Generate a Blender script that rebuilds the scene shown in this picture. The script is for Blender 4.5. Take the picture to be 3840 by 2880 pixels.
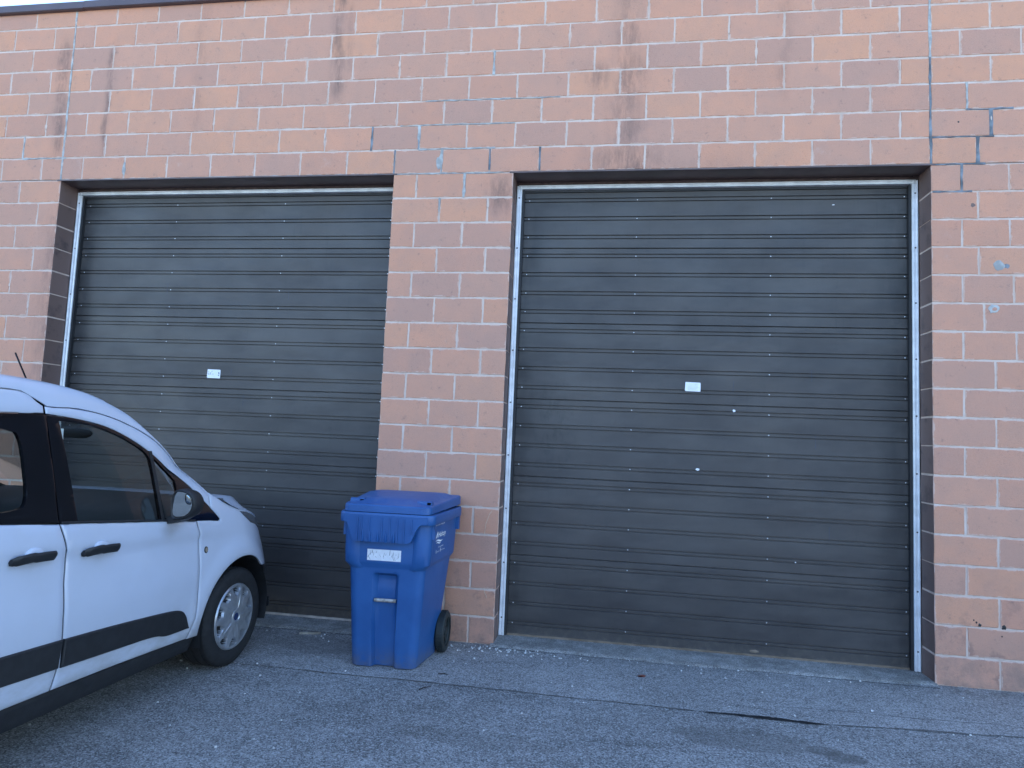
import bpy, bmesh, math, random
from mathutils import Matrix, Vector
from mathutils.geometry import delaunay_2d_cdt
random.seed(11)
S = bpy.context.scene
for _o in list(bpy.data.objects): bpy.data.objects.remove(_o)
COL = S.collection

# ------------------------------------------------------------------ camera
def cam_axes(yaw, pitch, roll):
    f = Vector((math.sin(yaw)*math.cos(pitch), math.cos(yaw)*math.cos(pitch), math.sin(pitch)))
    r = Vector((math.cos(yaw), -math.sin(yaw), 0)); u = r.cross(f)
    c, s = math.cos(roll), math.sin(roll)
    return c*r+s*u, -s*r+c*u, f
CAM = Vector((4.8868, -5.0715, 1.5572))
FPX = 2500.96
r_, u_, f_ = cam_axes(-0.1514, 0.0804, 0.0424)
cd = bpy.data.cameras.new('camera'); cam = bpy.data.objects.new('camera', cd); COL.objects.link(cam)
cam.matrix_world = Matrix(((r_.x, u_.x, -f_.x, CAM.x), (r_.y, u_.y, -f_.y, CAM.y), (r_.z, u_.z, -f_.z, CAM.z), (0, 0, 0, 1)))
cd.sensor_width = 36; cd.lens = 36*FPX/3840; cd.clip_start = 0.05; cd.clip_end = 2000
S.camera = cam
def pix(P):
    d = Vector(P)-CAM; z = d.dot(f_)
    if z <= 0.01: return None
    return (1920+FPX*d.dot(r_)/z, 1440-FPX*d.dot(u_)/z, z)

# ------------------------------------------------------------------ light
SUN_EL, SUN_AZ = math.radians(36.3), math.radians(15.75)      # azimuth from +Y towards +X: behind the wall
W = bpy.data.worlds.new('World'); S.world = W; W.use_nodes = True
nt = W.node_tree; nt.nodes.clear()
sky = nt.nodes.new('ShaderNodeTexSky'); sky.sky_type = 'NISHITA'; sky.sun_disc = False
sky.sun_elevation = SUN_EL; sky.sun_rotation = SUN_AZ
sky.air_density = 1.0; sky.dust_density = 0.15; sky.ozone_density = 3.4
bg = nt.nodes.new('ShaderNodeBackground'); bg.inputs[1].default_value = 0.15
wo = nt.nodes.new('ShaderNodeOutputWorld')
nt.links.new(sky.outputs[0], bg.inputs[0]); nt.links.new(bg.outputs[0], wo.inputs[0])
ld = bpy.data.lights.new('sun', 'SUN'); ld.energy = 2.4; ld.angle = math.radians(0.5); ld.color = (1, .95, .88)
sun = bpy.data.objects.new('sun', ld); COL.objects.link(sun)
sd = Vector((math.sin(SUN_AZ)*math.cos(SUN_EL), math.cos(SUN_AZ)*math.cos(SUN_EL), math.sin(SUN_EL)))
sun.rotation_euler = sd.to_track_quat('Z', 'Y').to_euler(); sun.location = (6, 6, 9)
S.render.engine = 'CYCLES'
vs = S.view_settings; vs.view_transform = 'Standard'; vs.look = 'None'; vs.gamma = 1; vs.exposure = 2.32
vs.use_curve_mapping = False

# ------------------------------------------------------------------ node helper
class NB:
    def __init__(s, name):
        s.m = bpy.data.materials.new(name); s.m.use_nodes = True; s.t = s.m.node_tree; s.t.nodes.clear()
        s.out = s.t.nodes.new('ShaderNodeOutputMaterial')
    def n(s, typ, ins={}, **props):
        nd = s.t.nodes.new('ShaderNode'+typ)
        for k, v in props.items(): setattr(nd, k, v)
        for k, v in ins.items(): s.set(nd, k, v)
        return nd
    def set(s, nd, k, v):
        i = nd.inputs[k]
        if isinstance(v, bpy.types.NodeSocket): s.t.links.new(v, i)
        elif isinstance(v, bpy.types.Node): s.t.links.new(v.outputs[0], i)
        else:
            if hasattr(i.default_value, '__len__') and not hasattr(v, '__len__'): v = (v,)*len(i.default_value)
            if hasattr(v, '__len__') and len(i.default_value) == 4 and len(v) == 3: v = (*v, 1)
            i.default_value = v
    def math(s, op, a, b=0.0, c=None, clamp=False):
        d = {0: a, 1: b}
        if c is not None: d[2] = c
        return s.n('Math', d, operation=op, use_clamp=clamp).outputs[0]
    def noise(s, vec, scale, detail=3, rough=.55, out=0, dist=0.0):
        return s.n('TexNoise', {'Vector': vec, 'Scale': scale, 'Detail': detail, 'Roughness': rough, 'Distortion': dist}).outputs[out]
    def ramp(s, f, lo, hi, a=0.0, b=1.0):
        return s.n('MapRange', {0: f, 1: lo, 2: hi, 3: a, 4: b}, interpolation_type='SMOOTHSTEP').outputs[0]
    def mix(s, f, a, b, mode='MIX'):
        nd = s.t.nodes.new('ShaderNodeMix'); nd.data_type = 'RGBA'; nd.blend_type = mode
        for k, v in ((0, f), (6, a), (7, b)): s.set(nd, k, v)
        return nd.outputs[2]
    def pos(s): return s.n('NewGeometry').outputs['Position']
    def obj(s): return s.n('TexCoord').outputs['Object']
    def map(s, vec, scale=(1, 1, 1), loc=(0, 0, 0)):
        return s.n('Mapping', {'Vector': vec, 'Scale': scale, 'Location': loc}).outputs[0]
    def bump(s, h, strength=.3, dist=.01, normal=None):
        d = {'Height': h, 'Strength': strength, 'Distance': dist}
        if normal is not None: d['Normal'] = normal
        return s.n('Bump', d).outputs[0]
    def bsdf(s, color, rough=.6, metal=0.0, normal=None, **kw):
        d = {'Base Color': color, 'Roughness': rough, 'Metallic': metal}
        if normal is not None: d['Normal'] = normal
        b = s.n('BsdfPrincipled', d)
        for k, v in kw.items(): s.set(b, k.replace('_', ' '), v)
        s.t.links.new(b.outputs[0], s.out.inputs[0]); return b
    def gauss(s, x, c, w):
        q = s.math('DIVIDE', s.math('SUBTRACT', x, c), w)
        return s.math('EXPONENT', s.math('MULTIPLY', s.math('MULTIPLY', q, q), -1.0))

def simple(name, col, rough=.5, metal=0.0, var=.12, scale=8, bump=0.0, bscale=200, **kw):
    b = NB(name); p = b.pos()
    nz = b.noise(p, scale, 4)
    c = b.mix(b.ramp(nz, .35, .7), tuple(x*(1-var) for x in col), tuple(min(1, x*(1+var)) for x in col))
    nm = b.bump(b.noise(p, bscale, 2), bump, .002) if bump else None
    b.bsdf(c, rough, metal, nm, **kw)
    return b.m

# ------------------------------------------------------------------ wall materials
def make_block_mat(name, jamb=False):
    b = NB(name); p = b.pos()
    sep = b.n('SeparateXYZ', {0: p}); X, Y, Z = sep.outputs[0], sep.outputs[1], sep.outputs[2]
    rnd = b.math('FRACT', b.math('ADD', b.n('ObjectInfo').outputs['Random'], b.n('NewGeometry').outputs['Random Per Island']))
    if jamb:
        base = b.mix(rnd, (.130, .082, .070), (.180, .115, .098))
        blot = b.ramp(b.noise(p, 5.5, 5, .65), .5, .72)
        base = b.mix(b.math('MULTIPLY', blot, .7), base, (.040, .030, .030))
        hb = b.noise(p, 160, 3, .7)
        b.bsdf(base, .62, 0, b.bump(hb, .35, .002)); return b.m
    cr = b.n('ValToRGB', {0: rnd})
    e = cr.color_ramp; e.interpolation = 'LINEAR'
    cols = [(0, (.560, .260, .158)), (.2, (.510, .247, .160)), (.38, (.455, .236, .164)), (.55, (.575, .266, .152)), (.72, (.490, .230, .148)), (.86, (.425, .226, .164)), (1, (.540, .262, .168))]
    e.elements[0].position = 0; e.elements[0].color = (*cols[0][1], 1); e.elements[1].position = 1; e.elements[1].color = (*cols[-1][1], 1)
    for q, c in cols[1:-1]:
        el = e.elements.new(q); el.color = (*c, 1)
    base = cr.outputs[0]
    # large tone drift in each block, sandy grain, pits
    off = b.n('VectorMath', {0: p, 1: b.n('CombineXYZ', {0: b.math('MULTIPLY', rnd, 13.0), 2: b.math('MULTIPLY', rnd, 7.0)})}, operation='ADD').outputs[0]
    drift = b.ramp(b.noise(off, 7, 4, .6), .3, .72)
    base = b.mix(b.math('MULTIPLY', drift, .34), base, (.365, .212, .160))
    warm = b.ramp(b.noise(off, 3.1, 3, .5), .45, .75)
    base = b.mix(b.math('MULTIPLY', warm, .28), base, (.640, .275, .160))
    grain = b.noise(p, 420, 2, .6)
    base = b.mix(b.ramp(grain, .35, .75, 0, .30), base, (.66, .42, .32))
    dk = b.ramp(b.noise(p, 240, 2, .7), .58, .72, 0, .45)
    base = b.mix(dk, base, (.16, .10, .085))
    # sparse dark pits and crumbs on some blocks
    pv = b.n('TexVoronoi', {'Vector': p, 'Scale': 75.0, 'Randomness': 1.0}).outputs['Distance']
    pits = b.math('MULTIPLY', b.ramp(pv, .16, .07), b.ramp(b.noise(off, 9, 3, .6), .44, .62))
    base = b.mix(b.math('MULTIPLY', pits, .75), base, (.10, .065, .06))
    sm = b.math('MULTIPLY', b.ramp(b.noise(off, 16, 5, .75), .56, .76), .52)
    base = b.mix(sm, base, (.15, .105, .095))
    # soot runs: centre x, half width, z range, strength
    tot = None
    wob = b.math('MULTIPLY', b.math('SUBTRACT', b.noise(b.map(p, (1, 1, 1)), 3.0, 3), .5), .16)
    xs = b.math('ADD', X, wob)
    streak = b.math('MULTIPLY', b.ramp(b.noise(b.map(p, (4, 1, 1.0)), 3.6, 6, .75), .30, .66), b.ramp(b.noise(off, 2.2, 3, .6), .30, .55, .35, 1.0))
    for cx, w, z0, z1, st in ((-.075, .055, 3.9, 4.95, .85), (-.02, .10, 1.3, 3.4, .45), (.40, .035, 3.9, 4.9, .75), (2.52, .055, 4.35, 5.3, .85), (2.62, .03, 4.6, 5.2, .4),
                              (4.93, .12, 3.66, 5.3, .62), (4.93, .22, 3.5, 3.84, 1.0), (4.70, .10, 4.32, 4.5, .8), (3.98, .14, 3.35, 3.6, .8), (5.4, .5, 3.6, 3.72, .3), (1.25, .06, 4.1, 5.2, .3), (6.1, .05, 4.2, 5.3, .3)):
        g = b.gauss(xs, cx, w)
        zz = b.math('MULTIPLY', b.ramp(Z, z0-.12, z0+.12), b.ramp(Z, z1+.12, z1-.12))
        g = b.math('MULTIPLY', b.math('MULTIPLY', g, zz), st)
        tot = g if tot is None else b.math('MAXIMUM', tot, g)
    tot = b.math('MULTIPLY', b.math('MULTIPLY', tot, streak, clamp=True), .74)
    base = b.mix(b.math('MULTIPLY', tot, 1.15, clamp=True), base, (.075, .062, .062))
    # splash dirt at the foot
    foot = b.math('MULTIPLY', b.ramp(Z, .42, .0), b.ramp(b.noise(p, 7, 5, .7), .32, .66))
    base = b.mix(b.math('MULTIPLY', foot, .62), base, (.17, .135, .115))
    foot2 = b.math('MULTIPLY', b.ramp(Z, .95, .1), b.ramp(b.noise(off, 5, 4, .7), .52, .66))
    base = b.mix(b.math('MULTIPLY', foot2, .5), base, (.16, .105, .095))
    # mortar smeared thinly round the arrises
    ob = b.n('SeparateXYZ', {0: b.n('TexCoord').outputs['Generated']})
    ex = b.math('MULTIPLY', b.math('SUBTRACT', .5, b.math('ABSOLUTE', b.math('SUBTRACT', ob.outputs[0], .5))), .40)
    ez = b.math('MULTIPLY', b.math('SUBTRACT', .5, b.math('ABSOLUTE', b.math('SUBTRACT', ob.outputs[2], .5))), .20)
    ed = b.math('MINIMUM', ex, ez)
    lim = b.math('MULTIPLY', b.ramp(b.noise(p, 11, 5, .7), .36, .74), .017)
    smear = b.ramp(b.math('SUBTRACT', ed, lim), .002, -.003)
    isobj = b.math('LESS_THAN', b.math('ABSOLUTE', b.math('SUBTRACT', b.n('ObjectInfo').outputs['Object Index'], 0.0)), .5)
    smear = b.math('MULTIPLY', smear, isobj)
    base = b.mix(b.math('MULTIPLY', smear, .50), base, (.60, .46, .39))
    # chalky bloom
    eff = b.math('MULTIPLY', b.ramp(b.noise(p, 2.3, 6, .75), .62, .76), .32)
    base = b.mix(eff, base, (.56, .47, .42))
    h = b.math('ADD', b.math('MULTIPLY', grain, .6), b.math('MULTIPLY', b.noise(p, 60, 4, .7), .9))
    h = b.math('SUBTRACT', h, b.math('MULTIPLY', pits, .8))
    b.bsdf(base, .93, 0, b.bump(h, .55, .003)); return b.m
M = {}
M['block'] = make_block_mat('split_block')
M['jamb'] = make_block_mat('painted_jamb', True)
def mortar():
    b = NB('mortar'); p = b.pos()
    c = b.mix(b.ramp(b.noise(p, 6, 5, .65), .35, .7), (.60, .475, .40), (.48, .36, .295))
    c = b.mix(b.ramp(b.noise(p, 21, 4, .7), .60, .72, 0, .6), c, (.36, .23, .18))
    c = b.mix(b.ramp(b.noise(p, 2, 3, .6), .55, .7, 0, .5), c, (.66, .57, .52))
    b.bsdf(c, .95, 0, b.bump(b.noise(p, 130, 4, .7), .6, .004)); return b.m
M['mortar'] = mortar()
M['seal_light'] = simple('sealant_light', (.36, .355, .34), .8, var=.25, scale=14, bump=.5, bscale=60)
M['seal_dark'] = simple('sealant_dark', (.155, .175, .195), .75, var=.45, scale=9, bump=.5, bscale=60)
M['lintel'] = simple('brown_lintel_paint', (.100, .064, .060), .45, var=.25, scale=3, bump=.2, bscale=30)
M['coping'] = simple('brown_coping', (.085, .058, .062), .42, var=.12, scale=2)
M['alu'] = simple('aluminium', (.80, .81, .83), .38, .25, var=.10, scale=12, bump=.1, bscale=60)
M['alu_white'] = simple('white_trim', (.66, .66, .66), .42, .25, var=.12, scale=9)
M['rubber'] = simple('black_rubber', (.018, .018, .02), .6, var=.2)
M['screw'] = simple('zinc_screw', (.58, .58, .60), .4, .6)
M['rust_screw'] = simple('dark_screw', (.07, .05, .05), .6)
M['brown_wood'] = simple('brown_wood', (.075, .05, .045), .6, var=.25, scale=20)
def sweep():
    b = NB('bottom_weatherstrip'); p = b.pos()
    c = b.mix(b.ramp(b.noise(b.map(p, (1, 1, 3)), 7, 5, .7), .35, .7), (.12, .09, .065), (.22, .17, .125))
    b.bsdf(c, .85, 0, b.bump(b.noise(p, 90, 4, .7), .5, .004)); return b.m
M['sweep'] = sweep()
M['sweep_pale'] = simple('pale_bottom_bar', (.42, .37, .33), .7, var=.25, scale=9, bump=.3, bscale=60)
def door_mat():
    b = NB('brown_enamel'); p = b.pos()
    sep = b.n('SeparateXYZ', {0: p}); Z = sep.outputs[2]; X = sep.outputs[0]
    rnd = b.n('ObjectInfo').outputs['Random']
    c = b.mix(rnd, (.038, .034, .034), (.046, .041, .040))
    cl = b.noise(b.map(p, (.8, 1, 2.4)), 1.5, 4, .6)
    c = b.mix(b.ramp(cl, .35, .68), c, (.064, .057, .053))
    c = b.mix(b.ramp(b.noise(p, 30, 4, .7), .5, .75, 0, .2), c, (.055, .052, .047))
    # chalked grey dust held above the edges of the sheet, darker margin at the sides
    lx = b.math('MINIMUM', b.gauss(X, 4.17, .10), 1.0); rx = b.gauss(X, 6.98, .13); l2 = b.gauss(X, .12, .12)
    mar = b.math('MAXIMUM', b.math('MAXIMUM', lx, rx), l2)
    mar = b.math('MULTIPLY', mar, b.ramp(b.noise(b.map(p, (3, 1, .7)), 3, 4, .6), .25, .6))
    c = b.mix(b.math('MULTIPLY', mar, .62), c, (.012, .013, .015))
    # a patch of dark blotches low on the right-hand door
    bl = b.math('MULTIPLY', b.math('MULTIPLY', b.gauss(X, 4.42, .16), b.gauss(Z, 1.65, .45)), b.ramp(b.noise(b.map(p, (2.4, 1, 1)), 9, 6, .78), .46, .62))
    c = b.mix(b.math('MULTIPLY', bl, .6), c, (.012, .014, .016))
    dr = b.math('MULTIPLY', b.ramp(b.noise(b.map(p, (16, 1, 1.1)), 2.2, 5, .7), .56, .74), .30)
    c = b.mix(dr, c, (.015, .016, .018))
    ft = b.math('MULTIPLY', b.ramp(Z, .17, .02), b.ramp(b.noise(p, 22, 5, .75), .42, .66))
    c = b.mix(b.math('MULTIPLY', ft, .32), c, (.15, .13, .10))
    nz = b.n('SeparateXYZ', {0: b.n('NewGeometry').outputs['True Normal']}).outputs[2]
    c = b.mix(b.math('MULTIPLY', b.ramp(nz, .35, .8), .45), c, (.18, .17, .165))  # upward ledges paler: sky light painted in along with settled dust
    c = b.mix(b.math('MULTIPLY', b.ramp(b.noise(b.map(p, (1.3, 1, 3.0)), 2.1, 5, .65), .40, .70), .45), c, (.078, .070, .066))
    rg = b.ramp(b.noise(p, 2.6, 4, .6), .3, .7, .42, .56)
    h = b.noise(b.map(p, (.9, 1, 3.2)), 1.6, 2, .4)
    nm = b.bump(h, .22, .05)
    nm = b.bump(b.noise(p, 260, 2, .5), .10, .0012, nm)
    b.bsdf(c, rg, 0, nm, Specular_IOR_Level=.42); return b.m
M['door'] = door_mat()
def asphalt(name, lo, hi, speck, sc=1.0, worn=.5):
    b = NB(name); p = b.pos()
    sep = b.n('SeparateXYZ', {0: p}); X, Y = sep.outputs[0], sep.outputs[1]
    c = b.mix(b.ramp(b.noise(p, .9, 6, .65), .34, .68), lo, hi)
    st = b.ramp(b.noise(b.map(p, (1, 1.8, 1)), 2.7, 6, .72), .40, .70)
    c = b.mix(b.math('MULTIPLY', st, .50), c, tuple(x*.60 for x in lo))
    s2 = b.ramp(b.noise(b.map(p, (1, 1.4, 1)), 9, 6, .75), .42, .70); c = b.mix(b.math('MULTIPLY', s2, .46), c, tuple(x*.62 for x in lo))
    s3 = b.ramp(b.noise(b.map(p, (1.2, 1, 1), (7, 3, 0)), 5, 6, .75), .52, .74); c = b.mix(b.math('MULTIPLY', s3, .40), c, tuple(min(1, x*1.28) for x in hi))
    s4 = b.ramp(b.noise(b.map(p, (.5, 2.6, 1), (1, 5, 0)), 2.4, 6, .72), .54, .68); c = b.mix(b.math('MULTIPLY', s4, .55), c, (.105, .098, .092))
    v = b.n('TexVoronoi', {'Vector': p, 'Scale': 150.0*sc}); vc = b.n('SeparateColor', {0: v.outputs['Color']}).outputs[0]
    c = b.mix(b.ramp(vc, .55, 1.0, 0, .55), c, speck)
    c = b.mix(b.ramp(vc, .40, .0, 0, .75), c, (.03, .03, .033))
    v2 = b.n('TexVoronoi', {'Vector': p, 'Scale': 55.0*sc}); vc2 = b.n('SeparateColor', {0: v2.outputs['Color']}).outputs[1]
    mask = b.math('MULTIPLY', b.math('GREATER_THAN', vc2, .93), b.ramp(v2.outputs['Distance'], .34, .22))
    c = b.mix(b.math('MULTIPLY', mask, .75), c, (.42, .41, .40))
    v3 = b.n('SeparateColor', {0: v2.outputs['Color']}).outputs[0]
    mask2 = b.math('MULTIPLY', b.math('GREATER_THAN', v3, .88), b.ramp(v2.outputs['Distance'], .42, .2))
    c = b.mix(b.math('MULTIPLY', mask2, .6), c, (.035, .035, .04))
    # damp / oily patches right of centre
    for cx, cy, wx, wy, s in ((5.62, -1.21, .42, .15, .40), (6.12, -1.30, .12, .07, .55), (6.02, -1.24, .10, .06, .5), (5.2, -1.9, .5, .12, .35), (4.2, -1.55, .5, .10, .22), (6.2, -1.62, .6, .10, .5), (2.9, -.35, .5, .2, .3)):
        g = b.math('MULTIPLY', b.gauss(X, cx, wx), b.gauss(Y, cy, wy))
        g = b.ramp(b.math('ADD', g, b.math('MULTIPLY', b.math('SUBTRACT', b.noise(p, 6, 5, .65), .5), .9)), .36, .52)
        g = b.math('MULTIPLY', g, b.ramp(b.math('MULTIPLY', b.gauss(X, cx, wx*1.6), b.gauss(Y, cy, wy*1.6)), .1, .4))
        c = b.mix(b.math('MULTIPLY', g, s), c, (.085, .078, .070))
    # grit and grime along the foot of the wall
    gr = b.math('MULTIPLY', b.ramp(Y, -.28, -.02), b.ramp(b.noise(p, 8, 5, .7), .35, .65))
    c = b.mix(b.math('MULTIPLY', gr, .5), c, (.085, .078, .07))
    h = b.math('ADD', b.math('MULTIPLY', v.outputs['Distance'], .9), b.math('MULTIPLY', b.noise(p, 45*sc, 5, .7), 1.0))
    nm = b.bump(h, .75, .007)
    nm = b.bump(b.noise(p, 3, 3), .3, .03, nm)
    b.bsdf(c, .88, 0, nm); return b.m
M['asphalt'] = asphalt('asphalt', (.200, .190, .180), (.305, .290, .276), (.56, .56, .55))
M['apron'] = asphalt('apron', (.265, .250, .236), (.370, .350, .332), (.62, .61, .60), 1.15)
M['concrete'] = asphalt('sill_concrete', (.29, .28, .26), (.385, .37, .35), (.54, .52, .50), 1.5)
M['tar'] = simple('tar_joint', (.012, .012, .014), .45, var=.3, scale=30, bump=.4, bscale=80)
M['crack'] = simple('crack_fill', (.035, .033, .034), .9, var=.3, scale=30)
M['crack_soft'] = simple('joint_dust', (.125, .116, .108), .95, var=.3, scale=20)

# ------------------------------------------------------------------ mesh helpers
def tag(o, label=None, cat=None, group=None, kind=None):
    for k, v in (('label', label), ('category', cat), ('group', group), ('kind', kind)):
        if v: o[k] = v
    return o
def empty(name, loc=(0, 0, 0), rz=0.0):
    o = bpy.data.objects.new(name, None); COL.objects.link(o); o.location = loc; o.rotation_euler.z = rz; o.empty_display_size = .1
    return o
def link(name, me, parent=None, loc=None):
    o = bpy.data.objects.new(name, me); COL.objects.link(o)
    if parent: o.parent = parent
    if loc: o.location = loc
    return o
class MB:
    def __init__(s): s.v = []; s.f = []; s.mi = []
    def add(s, vs, fs, mi=0):
        n = len(s.v); s.v += [tuple(v) for v in vs]; s.f += [tuple(n+i for i in f) for f in fs]
        s.mi += [mi]*len(fs) if isinstance(mi, int) else list(mi)
    def box(s, x0, x1, y0, y1, z0, z1, mi=0):
        s.add([(x0, y0, z0), (x1, y0, z0), (x1, y1, z0), (x0, y1, z0), (x0, y0, z1), (x1, y0, z1), (x1, y1, z1), (x0, y1, z1)],
              [(0, 3, 2, 1), (4, 5, 6, 7), (0, 1, 5, 4), (1, 2, 6, 5), (2, 3, 7, 6), (3, 0, 4, 7)], mi)
    def grid(s, rows, mi=0, closed=False, flip=False):
        n = len(rows[0]); vs = [p for r in rows for p in r]; fs = []
        for i in range(len(rows)-1):
            for j in range(n if closed else n-1):
                k = (j+1) % n
                q = (i*n+j, i*n+k, (i+1)*n+k, (i+1)*n+j)
                fs.append(q[::-1] if flip else q)
        s.add(vs, fs, mi)
    def fan(s, ring, c=None, mi=0, flip=False):
        if c is None: c = tuple(sum(p[i] for p in ring)/len(ring) for i in range(3))
        n = len(ring); s.add(list(ring)+[c], [((i, (i+1) % n, n) if not flip else ((i+1) % n, i, n)) for i in range(n)], mi)
    def tube(s, a, b, r0, r1=None, n=10, mi=0, caps=True):
        if r1 is None: r1 = r0
        a = Vector(a); b = Vector(b); d = (b-a).normalized(); u = d.orthogonal().normalized(); w = d.cross(u)
        R0 = [tuple(a+r0*(math.cos(t)*u+math.sin(t)*w)) for t in [2*math.pi*i/n for i in range(n)]]
        R1 = [tuple(b+r1*(math.cos(t)*u+math.sin(t)*w)) for t in [2*math.pi*i/n for i in range(n)]]
        s.grid([R0, R1], mi, True)
        if caps: s.fan(R0, None, mi, True); s.fan(R1, None, mi)
    def lathe(s, prof, c, axis='y', n=48, mi=0):
        # prof: (radius, offset along axis); mi int or list per segment
        rows = []
        for r, o in prof:
            ring = []
            for i in range(n):
                t = 2*math.pi*i/n; a, b_ = r*math.cos(t), r*math.sin(t)
                ring.append((c[0]+a, c[1]+o, c[2]+b_) if axis == 'y' else ((c[0]+o, c[1]+a, c[2]+b_) if axis == 'x' else (c[0]+a, c[1]+b_, c[2]+o)))
            rows.append(ring)
        for k in range(len(rows)-1):
            s.grid([rows[k], rows[k+1]], mi if isinstance(mi, int) else mi[k], True)
    def mesh(s, name, mats, smooth=True, angle=35, weld=True):
        me = bpy.data.meshes.new(name); me.from_pydata(s.v, [], s.f)
        if not isinstance(mats, (list, tuple)): mats = [mats]
        for m in mats: me.materials.append(m)
        if len(mats) > 1: me.polygons.foreach_set('material_index', s.mi)
        bm = bmesh.new(); bm.from_mesh(me)
        if weld: bmesh.ops.remove_doubles(bm, verts=bm.verts, dist=1e-5)
        bmesh.ops.recalc_face_normals(bm, faces=bm.faces)
        ca = math.radians(angle)
        for e in bm.edges:
            if len(e.link_faces) == 2 and e.calc_face_angle(0) > ca: e.smooth = False
        for f in bm.faces: f.smooth = smooth
        bm.to_mesh(me); bm.free(); me.update()
        return me
    def build(s, name, mats, parent=None, smooth=True, angle=35, loc=None, weld=True):
        return link(name, s.mesh(name, mats, smooth, angle, weld), parent, loc)

# ------------------------------------------------------------------ ground
def xm(x):      # the pier is a touch narrower than two and a half units
    if x <= 0 or x >= 7.112: return x
    if x < 3.048: return x/3.048*3.0647
    if x < 4.064: return 3.0647+(x-3.048)/1.016*(4.0536-3.0647)
    return 4.0536+(x-4.064)/3.048*(7.112-4.0536)
L_X0, L_X1, R_X0, R_X1 = 0.0, 3.0647, 4.0536, 7.112
LIN = 3.6576; CH = .2032; BL = .4064

g = MB(); g.add([(-300, -600, 0), (300, -600, 0), (300, 300, 0), (-300, 300, 0)], [(0, 1, 2, 3)])
tag(g.build('ground', M['asphalt'], None, False), kind='structure')

def wavy(x0, x1, f, n, amp, seed):
    rr = random.Random(seed); out = []; ph = [rr.uniform(0, 6.28) for _ in range(4)]
    for i in range(n+1):
        x = x0+(x1-x0)*i/n
        out.append((x, f(x)+amp*(math.sin(x*3.1+ph[0])+.6*math.sin(x*8.3+ph[1])+.4*math.sin(x*23+ph[2]))+rr.uniform(-.4, .4)*amp))
    return out
def seam_y(x):
    pts = [(-3, -.84), (3.2, -.853), (5.34, -.87), (6.15, -.893), (6.42, -.86), (7.22, -.78), (11, -.55)]
    for (a, b), (c, d) in zip(pts, pts[1:]):
        if x <= c: return b+(d-b)*(x-a)/(c-a)
    return pts[-1][1]
top = wavy(-3.2, 11.0, seam_y, 160, .006, 3)
g = MB(); g.add([(x, y, .004) for x, y in top]+[(x, .02, .004) for x, y in top], [(i, i+1, len(top)+i+1, len(top)+i) for i in range(len(top)-1)])
tag(g.build('pavement', M['apron'], None, False), kind='structure')

def strip(name, pts, wfun, z, mat, seed, label=None, cat=None, kind=None, parent=None, h=.0012):
    rr = random.Random(seed); A = []; B = []; A0 = []; B0 = []
    for i, (x, y) in enumerate(pts):
        w = wfun(i/(len(pts)-1))*rr.uniform(.45, 1.35)*(1 if mat is M['tar'] else max(.12, .55+.65*math.sin(x*7.3+seed)*math.sin(x*2.9+seed*.7)+.25*math.sin(x*19)))
        A.append((x, y+w/2, z+h)); B.append((x, y-w/2, z+h)); A0.append((x, y+w/2+.002, z)); B0.append((x, y-w/2-.002, z))
    m = MB(); m.grid([A0, A, B, B0]); return tag(m.build(name, mat, parent, False), label, cat, None, kind)
strip('seam', [p for p in top if 2.9 < p[0] < 5.45], lambda t: .006, .004, M['crack_soft'], 5, kind='structure')
strip('seam', [p for p in top if 6.2 < p[0] < 10.5], lambda t: .012, .004, M['crack_soft'], 6, kind='structure')
strip('crack', wavy(5.9, 7.3, lambda x: -.69+.045*(x-5.9), 40, .008, 8), lambda t: .006, .004, M['crack_soft'], 9, kind='structure')
strip('tar_joint', wavy(5.475, 6.155, lambda x: -.885-.012*(x-5.47), 46, .0045, 12), lambda t: .033*math.sin(math.pi*min(1, t*1.0+.04))**.35*(.5+.9*t if t < .55 else 1.0), .005, M['tar'], 13, kind='structure')
strip('crack', wavy(6.3, 9.6, lambda x: -1.55+.03*(x-6.3), 60, .02, 28), lambda t: .008, .002, M['crack_soft'], 29, kind='structure')

def sm_(x, a, b): t = max(0, min(1, (x-a)/(b-a))); return t*t*(3-2*t)
def sill(x0, x1, seed, lab):
    rr = random.Random(seed); fr = wavy(x0-.02, x1+.01, lambda x: -.045+.006*math.sin(x*2)+.035*sm_(x, x1-.35, x1), 60, .005, seed)
    m = MB(); rows = [[(x, y-.012, .003) for x, y in fr], [(x, y, .014) for x, y in fr], [(x, y+.02, .019) for x, y in fr], [(x, .265, .020) for x, y in fr]]
    m.grid(rows); o = m.build('door_sill', M['concrete'], None, True); tag(o, kind='structure'); return o
sill(L_X0+.0, L_X1-.02, 31, ''); sill(R_X0, R_X1, 32, '')
strip('crack', wavy(R_X0-.1, R_X1, lambda x: -.062, 60, .006, 41), lambda t: .009, .004, M['crack'], 42, kind='structure')
strip('crack', wavy(2.1, L_X1, lambda x: -.065, 30, .006, 43), lambda t: .009, .004, M['crack'], 44, kind='structure')

# ------------------------------------------------------------------ block wall
wall = empty('block_wall', (0, 0, 0))
tag(wall, 'long wall of salmon pink concrete blocks around both dark roll-up doors', 'wall', kind='thing')
WX0, WX1 = -3.2512, 11.2
NR = 26
core = MB()
in_ = .0035
def cb(x0, x1, z0, z1): core.box(x0, x1, in_, .197, z0, z1)
cb(WX0, L_X0-in_, 0, LIN); cb(L_X1+in_, R_X0-in_, 0, LIN); cb(R_X1+in_, WX1, 0, LIN); cb(WX0, WX1, LIN+.006, 5.25)
tag(core.build('mortar', M['mortar'], wall, False), kind=None)
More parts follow.
